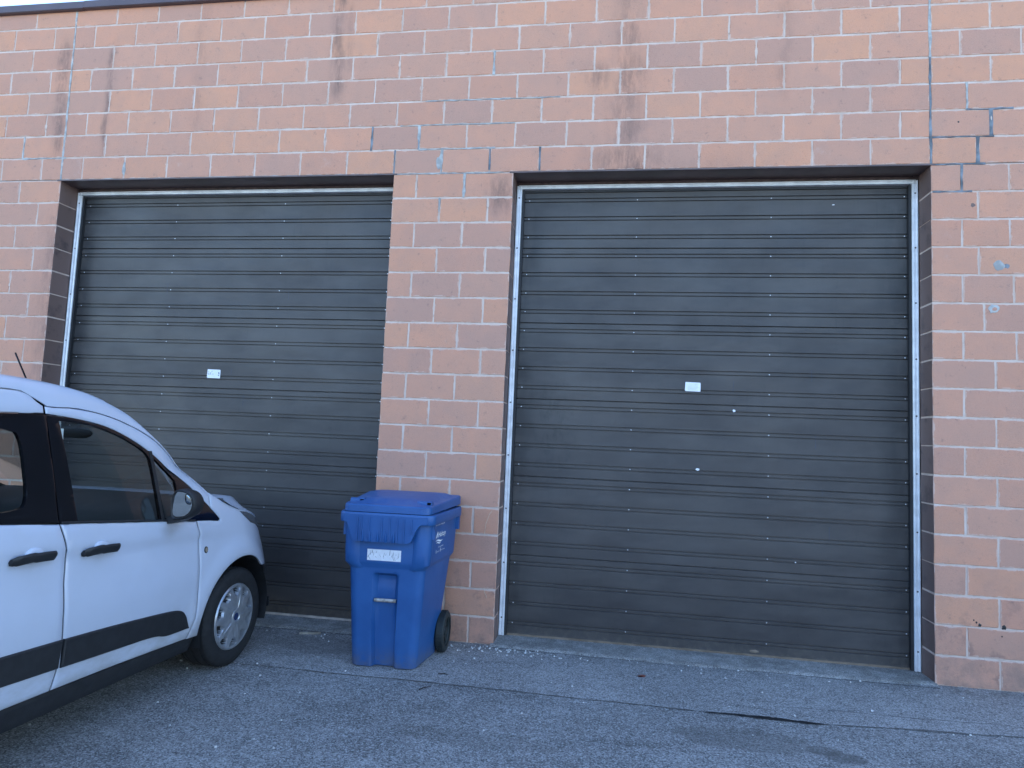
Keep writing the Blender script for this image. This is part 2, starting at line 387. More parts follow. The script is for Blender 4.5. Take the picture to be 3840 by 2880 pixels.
# building mass behind the face: side walls and roof
mass = MB(); mass.box(WX0+.01, WX1-.01, 6.0, 6.2, 0, 5.2); mass.box(WX0+.01, WX0+.2, .2, 6.0, 0, 5.2); mass.box(WX1-.2, WX1-.01, .2, 6.0, 0, 5.2)
mass.box(WX0+.01, WX1-.01, .2, 6.2, 5.2, 5.29); mass.box(WX0+.2, WX1-.2, .42, 6.0, .0, .003)
mass.build('rear_shell', M['mortar'], wall, False)

cells = []   # x0,x1,row,jamb(-1 left side face visible, +1 right, 0)
def run(joints, row, jl=0, jr=0):
    for i in range(len(joints)-1):
        a, b = joints[i], joints[i+1]
        cells.append((a, b, row, -1 if (jl and i == 0) else (1 if (jr and i == len(joints)-2) else 0)))
right_first = {17: [.2032, .31], 16: [.31], 15: [.2032, .31], 14: [.31], 13: [.2032, .33], 12: [.34], 11: [.2032, .34], 18: [.31], 19: [.40], 20: [.245], 22: [.2032], 24: [.2032]}
for r in range(NR):
    z0 = r*CH; even = r % 2 == 0
    # left stretch, going left from x = 0
    js = [0.0]; x = 0.0
    if even: x -= BL/2; js.append(x)
    while x-BL > WX0-.01: x -= BL; js.append(x)
    if js[-1] > WX0+.05: js.append(WX0)
    run(js[::-1], r, 0, 1 if r < 18 else 0)
    # right stretch
    js = [7.112]; x = 7.112
    for w in right_first.get(r, [BL/2] if not even and r < 18 else []): x += w; js.append(x)
    while x+BL < WX1: x += BL; js.append(x)
    js.append(WX1)
    run(js, r, 1 if r < 18 else 0, 0)
    if r >= 18:
        js = [0.0]; x = 0.0
        if even: x = BL/2; js.append(x)
        while x+BL < 7.112-.01: x += BL; js.append(x)
        js.append(7.112); run([xm(q) for q in js], r)
    else:
        js = [3.048, 3.048+BL, 3.048+2*BL, 4.064] if even else [3.048, 3.048+BL/2, 3.048+1.5*BL, 4.064]
        run([xm(q) for q in js], r, 1, 0)
        cells[-1] = (cells[-1][0], cells[-1][1], r, 1)

_bm_cache = {}
def block_mesh(w, jamb, var, h=CH):
    """one block, origin at its lower left front corner; chipped, slightly bevelled arrises"""
    key = (round(w, 3), jamb, var, round(h, 3))
    if key in _bm_cache: return _bm_cache[key]
    rr = random.Random(hash(key) & 0xffff)
    j = .0055; x0, x1, z0, z1 = j, w-j, j, h-j
    if jamb == -1: x0 = 0.0
    if jamb == 1: x1 = w
    D = .196; bv = .004
    def q(a, s=.0014): return a+rr.uniform(-s, s)
    nx = 5 if w > .3 else 3; nz = 2
    def ring(ix, y, s):
        pts = []
        for i in range(nx): pts.append((x0+ix+(x1-x0-2*ix)*i/nx, z0+ix))
        for i in range(nz): pts.append((x1-ix, z0+ix+(z1-z0-2*ix)*i/nz))
        for i in range(nx): pts.append((x1-ix-(x1-x0-2*ix)*i/nx, z1-ix))
        for i in range(nz): pts.append((x0+ix, z1-ix-(z1-z0-2*ix)*i/nz))
        return [(q(a, s), y, q(b, s)) for a, b in pts]
    st = rr.getstate(); front = ring(bv, 0.0, .0024); rr.setstate(st); mid = ring(0.0, bv, .0024)
    n = len(front)
    m = MB(); m.grid([front, mid], 0, True)
    back = [(a, .05 if jamb == 0 else D, b) for a, _, b in mid]
    m.grid([mid, back], 0, True)
    m.fan(front, (w/2, -.0006, h/2), 0)
    nf = len(m.f)
    mi = [0]*nf
    if jamb:
        for k, f in enumerate(m.f):
            if all(abs(m.v[i][0]-(x1 if jamb == 1 else x0)) < .003 for i in f) and any(m.v[i][1] > .1 for i in f): mi[k] = 1
    m.mi = mi
    me = m.mesh('brick', [M['block'], M['jamb']], True, 30)
    _bm_cache[key] = me; return me
vis = []
for c in cells:
    x0, x1, r, jb = c
    P = pix(((x0+x1)/2, 0, (r+.5)*CH))
    corners = [pix((xx, 0, zz)) for xx in (x0, x1) for zz in (r*CH, (r+1)*CH)]
    infr = any(0 <= k[0] <= 3840 and 0 <= k[1] <= 2880 for k in corners)
    # hidden by the van
    sz = abs((corners[1][1]-corners[0][1])*(corners[2][0]-corners[0][0]))
    if infr and sz > 0 and not (x1 < -.3 and r < 7): vis.append((sz, c))
vis.sort(key=lambda k: -k[0])
named = set(k[1] for k in vis[:296])
rest = MB()
rv = random.Random(4)
for c in cells:
    x0, x1, r, jb = c; h = CH
    me = block_mesh(x1-x0, jb, rv.randrange(5 if jb == 0 else 2), h)
    loc = (x0, rv.uniform(-.0018, .0012), r*CH+rv.uniform(-.0006, .0006))
    if c in named:
        link('brick', me, wall, loc)
    else:
        vs_ = [(v.co.x+loc[0], v.co.y+loc[1], v.co.z+loc[2]) for v in me.vertices]
        rest.add(vs_, [tuple(p.vertices) for p in me.polygons], [p.material_index for p in me.polygons])
o = rest.build('outer_bricks', [M['block'], M['jamb']], wall, True, 30, weld=False); o['kind'] = 'stuff'; o.pass_index = 1

# sealant in the movement joints and stepped cracks
def seal_v(x, z0, z1, w=.013, dark=False, seed=0, y=-.0022):
    rr = random.Random(seed+int(x*1000)); A = []; B = []; n = max(3, int((z1-z0)/.05))
    for i in range(n+1):
        z = z0+(z1-z0)*i/n; ww = w*rr.uniform(.4, 1.45); s = rr.uniform(-.0025, .0025)
        A.append((x-ww/2+s, y, z)); B.append((x+ww/2+s, y, z))
    m = MB(); m.grid([[(a[0]-.001, .008, a[2]) for a in A], A, B, [(a[0]+.001, .008, a[2]) for a in B]])
    return m.build('sealant', M['seal_dark' if dark else 'seal_light'], wall, False)
def seal_h(z, x0, x1, w=.012, dark=False, seed=0, y=-.0024):
    rr = random.Random(seed+int(z*1000)); A = []; B = []; n = max(3, int((x1-x0)/.04))
    for i in range(n+1):
        x = x0+(x1-x0)*i/n; ww = w*rr.uniform(.3, 1.5); s = rr.uniform(-.0025, .0025)
        A.append((x, y, z+ww/2+s)); B.append((x, y, z-ww/2+s))
    m = MB(); m.grid([[(a[0], .008, a[2]+.001) for a in A], A, B, [(a[0], .008, a[2]-.001) for a in B]])
    return m.build('sealant', M['seal_dark' if dark else 'seal_light'], wall, False)
zr = lambda r: r*CH
seal_v(0.0, LIN+.0, zr(26)-.05, .015); seal_v(R_X1, LIN, zr(22), .017, True); seal_v(R_X1, zr(22), zr(26)-.05, .020)
seal_v(-BL, zr(19), zr(20), .014); seal_h(zr(19), -BL, .03, .013)
seal_v(xm(7*BL), zr(19), zr(20), .014, True); seal_v(xm(8*BL), zr(19), zr(20), .020); seal_v(xm(8*BL)-.002, zr(19), zr(19)+.08, .011, True, y=-.0032)
seal_h(zr(19), xm(8*BL), xm(9.6*BL), .011); seal_v(xm(7.5*BL), zr(18), zr(19), .010, True)
seal_v(xm(8.5*BL), zr(18), zr(19), .020); seal_v(xm(9.5*BL), zr(18)+.02, zr(19), .013, True); seal_v(xm(10.5*BL), zr(18)+.01, zr(19), .012, True)
seal_h(zr(18), L_X1+.01, R_X0-.08, .010); seal_v(xm(3.048+1.5*BL), zr(17), zr(18), .021); seal_v(xm(3.048+BL), zr(16)+.09, zr(17), .012)
seal_v(xm(9.5*BL), zr(22), zr(23), .017); seal_v(R_X1+.245, zr(20), zr(21), .020); seal_h(zr(20), R_X1+.24, R_X1+.55, .012, True)
seal_v(R_X1+.40, zr(19), zr(20), .020, True); seal_h(zr(19), R_X1+.01, R_X1+.42, .010, True); seal_v(R_X1+.31, zr(18), zr(19), .024, True)
seal_h(zr(18), R_X1+.01, R_X1+.36, .013, True); seal_v(R_X1+.2032, zr(17), zr(18), .015, True); seal_h(zr(17), R_X1+.01, R_X1+.27, .012, True)
seal_h(zr(20), 3.1, 4.05, .007); seal_h(zr(21), 3.3, 4.4, .008); seal_v(1.45, zr(18), zr(18)+.01, .01)
seal_h(LIN+.003, .0, 2.95, .006); seal_v(-.62, zr(12), zr(13), .016)
# smeared mortar blobs
def blob(x, z, w, h, mat, name, seed, parent=wall, y=-.0026, th=.003):
    rr = random.Random(seed); n = 14
    ring = [(x+w/2*math.cos(t)*rr.uniform(.7, 1.15), y, z+h/2*math.sin(t)*rr.uniform(.7, 1.15)) for t in [2*math.pi*i/n for i in range(n)]]
    out = [(a+(a-x)*.12, .004, c+(c-z)*.12) for a, _, c in ring]
    m = MB(); m.grid([out, ring], 0, True); m.fan(ring, (x, y-th, z)); return m.build(name, mat, parent, True)
blob(xm(8.5*BL)-.02, zr(18)+.09, .05, .12, M['seal_light'], 'mortar_smear', 1); blob(xm(.2032+BL), zr(18)+.09, .03, .13, M['seal_light'], 'mortar_smear', 2)
rsm = random.Random(51)
for x0_, x1_, r_i, jb_ in [c for c in cells if c in named and 4 < c[2]][::7]:
    blob(x0_+rsm.uniform(-.004, .004), zr(r_i)+rsm.uniform(.04, .16), rsm.uniform(.010, .020), rsm.uniform(.03, .10), M['mortar'], 'mortar_smear', rsm.randrange(9999), y=-.0016, th=.001) if jb_ != -1 else None
blob(7.511, 2.60, .075, .065, M['seal_light'], 'mortar_smear', 5); blob(7.549, 2.912, .075, .075, M['seal_light'], 'mortar_smear', 6)
blob(7.515, 2.60, .035, .03, M['block'], 'anchor_hole', 7, y=-.006); blob(7.60, 2.91, .05, .04, M['seal_dark'], 'anchor_hole', 8, y=-.001)
for (x, z, s) in ((7.356, .455, .012), (7.373, .441, .014), (7.394, .424, .024), (7.544, .421, .032), (7.297, 3.971, .014), (7.53, .36, .01)):
    blob(x, z, s, s, M['tar'], 'tar_spot', int(x*100))
blob(7.384, 3.351, .05, .05, M['jamb'], 'dark_spot', 77, y=-.0012, th=.0006)

# steel lintels
for x0, x1 in ((L_X0, L_X1), (R_X0, R_X1)):
    m = MB(); m.box(x0-.03, x1+.03, -.004, .20, LIN-.007, LIN+.004); m.build('lintel', M['lintel'], wall, False)
# coping in two lengths
for x0, x1, dz in ((WX0, .085, 0), (.087, WX1, .004)):
    m = MB(); y = -.030
    prof = [(.20, 5.225), (y-.004, 5.225), (y-.012, 5.231), (y-.004, 5.238), (y, 5.300), (y+.006, 5.306), (.24, 5.325)]
    m.grid([[(x0, a, b+dz) for a, b in prof], [(x1, a, b+dz) for a, b in prof]]); m.build('coping', M['coping'], wall, True, 25)

# ------------------------------------------------------------------ doors
SH = .617; RP = .1543
def panel_profile(h, ribs):
    pr = [(.016, .0), (.016, .003), (.0, .007)]
    for z in ribs:
        if z+.02 > h: continue
        pr += [(.0, z-.0185), (.013, z-.0170), (.013, z-.0110), (.0015, z-.0085), (.0015, z+.0085), (.013, z+.0100), (.013, z+.0180), (.0, z+.0198)]
    pr += [(.0, h-.004), (.010, h-.0015), (.016, h)]
    return pr
RIBS = [.094, .247, .401, .555]
def screw_mesh(h, W_):
    m = MB()
    for z in RIBS:
        if z+.016 > h: continue
        for x in (.105, .98, 2.01, 2.975):
            n = 8; r = .0052
            ring = [(x+r*math.cos(t), .0014, z+r*math.sin(t)) for t in [2*math.pi*i/n for i in range(n)]]
            r2 = [(x+r*.7*math.cos(t), -.0012, z+r*.7*math.sin(t)) for t in [2*math.pi*i/n for i in range(n)]]
            m.grid([ring, r2], 0, True); m.fan(r2, (x, -.002, z))
    return m.mesh('screws', M['screw'])
def rollup(x0, x1, label, seed):
    Wd = x1-x0; root = empty('overhead_door', (x0, .24, 0)); tag(root, label, 'garage door', 'overhead doors in the block wall', kind='thing')
    meshes = {}
    for k in range(6):
        h = SH if k < 5 else .57
        if h not in meshes:
            m = MB(); pr = panel_profile(h, RIBS); nx = 1
            m.grid([[(.02, a, b) for a, b in pr], [(Wd-.02, a, b) for a, b in pr]])
            meshes[h] = (m.mesh('door_panel', M['door'], False), screw_mesh(h, Wd))
        p = link('door_panel', meshes[h][0], root, (0, 0, .022+k*SH))
        s = link('screws', meshes[h][1], p); s['kind'] = 'stuff'
    # jamb trims: aluminium angle, rubber lip
    for sx, a in ((1, 0.0), (-1, Wd)):
        m = MB(); q = lambda u: a+sx*u
        pts = [(.003, -.038), (.006, -.045), (.014, -.046), (.017, -.040), (.030, -.040), (.034, -.046), (.042, -.046), (.046, -.040), (.046, -.006)]
        m.grid([[(q(u), v, .024) for u, v in pts], [(q(u), v, LIN-.040) for u, v in pts]]); m.build('side_trim', M['alu'], root, True, 30)
        m = MB(); m.box(min(q(.046), q(.066)), max(q(.046), q(.066)), -.030, .012, .024, LIN-.07); m.build('rubber_seal', M['rubber'], root, False)
        m = MB()
        for z in [.16+.42*i for i in range(9)]:
            m.lathe([(.0, -.0425), (.006, -.042), (.007, -.038)], (q(.0235), 0, z), 'y', 8)
        s = m.build('trim_screws', M['rust_screw'], root); s['kind'] = 'stuff'
    m = MB(); m.box(.0, Wd, -.034, -.004, LIN-.032, LIN-.0075); m.build('head_batten', M['brown_wood'], root, False)
    m = MB(); zt = LIN-.034
    pts = [(-.036, zt), (-.046, zt-.002), (-.046, zt-.009), (-.041, zt-.012), (-.041, zt-.022), (-.047, zt-.026), (-.047, zt-.032), (-.006, zt-.034)]
    m.grid([[(.02, a, b) for a, b in pts], [(Wd-.02, a, b) for a, b in pts]]); m.build('top_trim', M['alu_white'], root, True, 30)
    m = MB(); m.box(.046, Wd-.046, -.014, .012, LIN-.085, LIN-.068); m.build('rubber_seal', M['rubber'], root, False)
    m = MB(); n = 60; rr = random.Random(seed)
    rows = [[(.03+(Wd-.06)*i/n, -.006-.002*rr.random(), .0195) for i in range(n+1)], [(.03+(Wd-.06)*i/n, -.008, .034+.003*rr.random()) for i in range(n+1)], [(.03+(Wd-.06)*i/n, .01, .036) for i in range(n+1)]]
    m.grid(rows); m.build('bottom_seal', M['sweep_pale' if x0 < 1 else 'sweep'], root, True)
    return root
dL = rollup(L_X0, L_X1, 'dark brown ribbed roll-up door behind the white van and the blue cart', 3)
dR = rollup(R_X0, R_X1, 'dark brown ribbed roll-up door standing clear, right of the blue cart', 5)
M['paper'] = simple('white_label', (.72, .73, .76), .5, var=.05, scale=40)
M['ink'] = simple('faded_ink', (.045, .055, .085), .6)
M['ink_pale'] = simple('faded_pale_ink', (.52, .52, .58), .6)
def sticker(root, x, z, w, h, marks, name='sticker', ang=0.0, y=-.0015):
    """x,z world centre"""
    lx = x-root.location.x
    o = MB(); c = .006
    ring = [(-w/2+c, -h/2), (w/2-c*.3, -h/2+.002), (w/2, -h/2+c), (w/2-.002, h/2-c), (w/2-c, h/2), (-w/2+.002, h/2-.001), (-w/2, h/2-c), (-w/2-.001, -h/2+c)]
    o.grid([[(a, 0, b) for a, b in ring], [(a, -.0008, b) for a, b in ring]], 0, True); o.fan([(a, -.0008, b) for a, b in ring])
    ob = o.build(name, M['paper'], root, False); ob.location = (lx, y, z); ob.rotation_euler = (0, ang, 0)
    for mat, ms in marks:
        mk = MB()
        for a, b, ww, hh in ms: mk.box(a-ww/2, a+ww/2, -.0013, -.0006, b-hh/2, b+hh/2)
        if ms: mk.build('print', M[mat], ob, False)
    return ob
rs = random.Random(9)
sticker(dL, 1.46, 2.000, .123, .077, [('ink', [(-.049, .014, .012, .004), (-.050, .000, .012, .003), (-.047, -.007, .014, .003), (.046, .012, .011, .008), (.048, .004, .010, .006), (.045, -.010, .009, .009), (-.034, .004, .004, .014), (-.018, .018, .005, .004)]),
                                       ('ink_pale', [(-.012+rs.uniform(-.02, .02), rs.uniform(-.025, .02), .004, .010) for _ in range(7)])], ang=.03)
sticker(dR, 5.497, 2.010, .117, .072, [('ink_pale', [(-.002+rs.uniform(-.006, .006), .020-.0075*i, .078*rs.uniform(.7, 1), .0018) for i in range(7)])], ang=.035)
for x, z, w, h in ((5.807, 1.835, .022, .022), (5.545, 1.375, .034, .018), (6.264, .723, .010, .009), (6.52, 3.45, .02, .008)):
    blob(x-dR.location.x, z, w, h, M['paper'], 'paper_scrap', int(x*10), dR, y=-.0012, th=.0004)
blob(5.98-dR.location.x, .055, .07, .025, M['sweep'], 'mud_splash', 3, dR, y=-.0012, th=.002)
# scratches hanging on the door face
for rt, x, z, l in ((dR, 6.37, 2.12, .09), (dR, 6.40, 1.62, .10), (dR, 5.8, 2.02, .09), (dR, 6.5, .95, .10), (dR, 6.45, 1.25, .05), (dL, .95, 2.75, .09), (dL, 1.62, 2.02, .05), (dL, 2.1, 2.7, .07), (dL, 1.75, 1.78, .1)):
    m = MB(); m.box(-.0012, .0012, -.0009, .0, -l/2, l/2); ob = m.build('scratch', M['ink'], rt, False); ob.location = (x-rt.location.x, 0, z); ob.rotation_euler = (0, random.uniform(-.06, .06), 0)

# ------------------------------------------------------------------ van
VAN = empty('parked_van', (2.46622, -.88883, 0), math.radians(88))
tag(VAN, 'white compact van parked nose-in against the left roll-up door', 'van')
def paint():
    b = NB('white_paint'); p = b.obj()
    n = b.noise(p, 5, 5, .65)
    c = b.mix(b.ramp(n, .4, .8, 0, .35), (.48, .51, .585), (.43, .45, .50))
    sep = b.n('SeparateXYZ', {0: b.pos()})
    low = b.math('MULTIPLY', b.ramp(sep.outputs[2], .62, .28), b.ramp(b.noise(b.map(p, (1, 1, 2)), 6, 6, .7), .3, .7))
    c = b.mix(b.math('MULTIPLY', low, .55), c, (.30, .28, .25))
    so = b.n('SeparateXYZ', {0: p})
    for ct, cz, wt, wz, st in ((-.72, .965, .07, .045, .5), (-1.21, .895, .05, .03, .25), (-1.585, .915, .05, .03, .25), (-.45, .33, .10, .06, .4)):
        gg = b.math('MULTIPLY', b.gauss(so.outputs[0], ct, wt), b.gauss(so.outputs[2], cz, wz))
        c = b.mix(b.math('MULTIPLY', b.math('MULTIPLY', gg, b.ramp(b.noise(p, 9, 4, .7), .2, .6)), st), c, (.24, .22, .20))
    b.bsdf(c, .36, 0, None, Coat_Weight=.7, Coat_Roughness=.08); return b.m
M['paint'] = paint()
M['black_plastic'] = simple('black_plastic', (.013, .0135, .015), .55, var=.2, scale=20, bump=.3, bscale=300)
M['gloss_black'] = simple('gloss_black_trim', (.004, .004, .006), .12, var=.1)
M['tyre'] = simple('tyre_rubber', (.010, .010, .011), .8, var=.3, scale=25, bump=.2, bscale=80)
M['cover'] = simple('silver_wheel_cover', (.40, .41, .43), .34, .65, var=.12, scale=20)
M['dark_rim'] = simple('dark_rim', (.012, .012, .014), .7)
M['badge'] = simple('dark_badge', (.02, .035, .09), .25)
M['cloth'] = simple('dark_seat_cloth', (.035, .033, .034), .9, var=.2, scale=40)
M['dash'] = simple('dash_plastic', (.022, .021, .022), .7)
M['headliner'] = simple('headliner', (.20, .20, .20), .9)
M['mirror'] = simple('mirror_glass', (.14, .19, .24), .03, 1.0, var=.0)
M['lamp'] = simple('headlamp_lens', (.10, .105, .12), .08, .2, var=.1, Coat_Weight=1.0)
M['amber'] = simple('marker_lens', (.30, .24, .17), .3)
M['gap'] = simple('gap_shade', (.003, .003, .004), 1.0, Specular_IOR_Level=0.0)  # near-black, stands in for shade in shut lines and the lug recess
def glass(name, tint):
    b = NB(name)
    tr = b.n('BsdfTransparent', {0: tint}); gl = b.n('BsdfGlossy', {0: (1, 1, 1), 1: .0})
    fr = b.n('Fresnel', {'IOR': 1.5}); mx = b.n('MixShader', {0: b.math('MULTIPLY', fr.outputs[0], .62), 1: tr.outputs[0], 2: gl.outputs[0]})
    b.t.links.new(mx.outputs[0], b.out.inputs[0]); return b.m
M['glass'] = glass('tinted_glass', (.90, .94, .91)); M['glass_clear'] = glass('windscreen_glass', (.94, .97, .95))
M['glass_dark'] = glass('privacy_glass', (.62, .68, .66))

def lerp(x, xs, ys):
    if x <= xs[0]: return ys[0]
    for i in range(len(xs)-1):
        if x <= xs[i+1]:
            f = (x-xs[i])/(xs[i+1]-xs[i]); return ys[i]+(ys[i+1]-ys[i])*f
    return ys[-1]
def herm(x, xs, ys):            # monotone-ish cubic through the points
    n = len(xs)
    if x <= xs[0]: return ys[0]
    if x >= xs[-1]: return ys[-1]
    i = max(k for k in range(n-1) if xs[k] <= x)
    def sl(k):
        if k == 0: return (ys[1]-ys[0])/(xs[1]-xs[0])
        if k == n-1: return (ys[-1]-ys[-2])/(xs[-1]-xs[-2])
        return (ys[k+1]-ys[k-1])/(xs[k+1]-xs[k-1])
    h = xs[i+1]-xs[i]; t = (x-xs[i])/h; m0, m1 = sl(i)*h, sl(i+1)*h
    return (2*t**3-3*t*t+1)*ys[i]+(t**3-2*t*t+t)*m0+(-2*t**3+3*t*t)*ys[i+1]+(t**3-t*t)*m1
def sm(x, a, b):
    t = max(0, min(1, (x-a)/(b-a))); return t*t*(3-2*t)
MIDW = -.865
WB = 2.93
def lean(z): return lerp(z, [.56, .62, .77, .94, 1.01, 1.07, 1.3], [0, .03, .11, .18, .25, .34, .9])
def Wf(t, z):
    w = herm(z, [.18, .35, .55, .75, 1.0, 1.08, 1.45, 1.70, 1.78, 1.85], [-.03, .008, .024, .034, .016, .0, -.09, -.17, -.22, -.35])
    te = t+lean(z)
    if te > .1: w -= .75*(te-.1)**2
    if t < -3.2: w -= .22*(-3.2-t)**2
    zl = .90+.055*(-.45-t)                        # shoulder crease behind the door handles
    if z < 1.02: w -= .014*sm(z, zl+.008, zl-.030)*sm(t, .0, -.55)*sm(z, .62, .84)
    for cx in (0.0, -WB):                          # flared arches
        r = math.hypot(t-cx, z-.325)
        if .36 < r < .56: w += .016*sm(r, .53, .42)*sm(z, .12, .5)
    return w
def P3(t, z, e=0.0, side=1):
    w = Wf(t, z)+e
    return (t, -w, z) if side == 1 else (t, -2*MIDW+w, z)
def PW(t, w, z): return (t, -w, z)
def inpoly(x, y, poly):
    c = False; n = len(poly); j = n-1
    for i in range(n):
        xi, yi = poly[i]; xj, yj = poly[j]
        if (yi > y) != (yj > y) and x < (xj-xi)*(y-yi)/(yj-yi)+xi: c = not c
        j = i
    return c
def resample(poly, step, closed=True):
    out = []; n = len(poly)
    for i in range(n if closed else n-1):
        a, b = poly[i], poly[(i+1) % n]; L = math.hypot(b[0]-a[0], b[1]-a[1]); k = max(1, round(L/step))
        out += [(a[0]+(b[0]-a[0])*q/k, a[1]+(b[1]-a[1])*q/k) for q in range(k)]
    return out
def chaikin(poly, keep=(), it=2):
    """round a closed outline, leaving the corners in keep (indices of the original) sharp"""
    pts = [(p, i in keep) for i, p in enumerate(poly)]
    for _ in range(it):
        out = []; n = len(pts)
        for i in range(n):
            (a, ka), (b, kb) = pts[i], pts[(i+1) % n]
            if ka: out.append((a, True))
            if not ka: out.append(((a[0]*.75+b[0]*.25, a[1]*.75+b[1]*.25), False))
            if not kb: out.append(((a[0]*.25+b[0]*.75, a[1]*.25+b[1]*.75), False))
        pts = out
    return [p for p, _ in pts]
def area(poly): return .5*sum(poly[i][0]*poly[(i+1) % len(poly)][1]-poly[(i+1) % len(poly)][0]*poly[i][1] for i in range(len(poly)))
def offset(poly, d):
    if area(poly) < 0: poly = poly[::-1]
    n = len(poly); out = []
    for i in range(n):
        a, b, c = poly[i-1], poly[i], poly[(i+1) % n]
        e1 = (b[0]-a[0], b[1]-a[1]); e2 = (c[0]-b[0], c[1]-b[1]); l1 = math.hypot(*e1) or 1; l2 = math.hypot(*e2) or 1
        nx = -e1[1]/l1-e2[1]/l2; ny = e1[0]/l1+e2[0]/l2; L = math.hypot(nx, ny) or 1
        out.append((b[0]+nx/L*d, b[1]+ny/L*d))
    return out
def drape(mb, outline, holes=(), e=0.0, side=1, step=.03, depth=.014, soft=.004, mi=0, rim=True):
    ol = resample(outline, step*.7)
    if area(ol) < 0: ol = ol[::-1]
    hs = [resample(h, step*.7) for h in holes]
    hs = [h[::-1] if area(h) > 0 else h for h in hs]
    pts = []; edges = []; ring_ids = []
    def addring(r):
        k = len(pts); pts.extend(r); edges.extend([(k+i, k+(i+1) % len(r)) for i in range(len(r))]); return list(range(k, k+len(r)))
    outer_ids = addring(ol); ins = [q for q in offset(ol, .006) if inpoly(*q, ol)]
    soft_ids = set(outer_ids)
    pts.extend(ins)
    hole_ids = []
    for h in hs:
        ids = addring(h); hole_ids.append(ids); soft_ids |= set(ids)
    xs = [p[0] for p in ol]; ys = [p[1] for p in ol]
    x = math.floor(min(xs)/step)*step
    inner = offset(ol, step*.45)
    while x < max(xs):
        y = math.floor(min(ys)/step)*step
        while y < max(ys):
            if inpoly(x, y, inner) and not any(inpoly(x, y, h) for h in hs): pts.append((x, y))
            y += step
        x += step
    vo, eo, fo, vi, _, _ = delaunay_2d_cdt([Vector(p) for p in pts], edges, [], 0, 1e-6)
    idx = {}
    for new, olds in enumerate(vi):
        for o in olds: idx[o] = new
    soft_new = set(idx[i] for i in soft_ids if i in idx)
    V = [P3(v[0], v[1], e-(soft if i in soft_new else 0), side) for i, v in enumerate(vo)]
    F = []
    for f in fo:
        cx = sum(vo[i][0] for i in f)/len(f); cy = sum(vo[i][1] for i in f)/len(f)
        if inpoly(cx, cy, ol) and not any(inpoly(cx, cy, h) for h in hs): F.append(tuple(f))
    base = len(mb.v); mb.add(V, F, mi)
    if rim:
        for ids in [outer_ids]+hole_ids:
            r = [idx[i] for i in ids]
            A = [V[i] for i in r]; B = [P3(vo[i][0], vo[i][1], e-depth, side) for i in r]
            mb.grid([A, B], mi, True)
def vpart(name, mats, polys, parent=VAN, side=1, smooth=True, angle=38, **kw):
    m = MB()
    for q in polys:
        if isinstance(q, tuple): drape(m, q[0], q[1], side=side, **kw)
        else: drape(m, q, (), side=side, **kw)
    return m.build(name, mats, parent, smooth, angle)

def circ(cx, cz, r, a0, a1, n=16): return [(cx+r*math.cos(math.radians(a0+(a1-a0)*i/n)), cz+r*math.sin(math.radians(a0+(a1-a0)*i/n))) for i in range(n+1)]
def belt(t): return herm(t, [-3.8, -2.6, -1.73, -1.44, -1.22, -.71, -.26], [1.17, 1.15, 1.112, 1.083, 1.062, 1.012, .962])
def btop(t): return herm(t, [-3.8, -1.67, -1.45, -1.22, -1.08, -.94, -.82, -.69, -.55, -.43, -.26], [1.55, 1.57, 1.575, 1.55, 1.52, 1.465, 1.40, 1.31, 1.215, 1.12, .975])
def dtop(t): return herm(t, [-3.8, -1.65, -1.57, -1.51, -1.455, -1.26, -1.07, -.91, -.76, -.62, -.49, -.36], [1.665, 1.68, 1.678, 1.66, 1.615, 1.61, 1.58, 1.53, 1.46, 1.36, 1.25, 1.135])
def rtop(t): return herm(t, [-3.8, -3.0, -1.64, -1.50, -1.33, -1.18, -1.06, -.92, -.80, -.65, -.49, -.36, -.28], [1.70, 1.74, 1.735, 1.727, 1.712, 1.688, 1.652, 1.592, 1.51, 1.395, 1.262, 1.155, 1.105])
GAPB = [(-1.437, 1.076), (-1.412, .99), (-1.398, .92), (-1.404, .80), (-1.400, .65), (-1.388, .55), (-1.394, .44), (-1.412, .335)]
def shiftp(poly, d): return [(a+d, b) for a, b in poly]
front_gap = [(-.485, .985), (-.452, .90), (-.444, .78), (-.436, .58), (-.440, .41), (-.478, .300)]
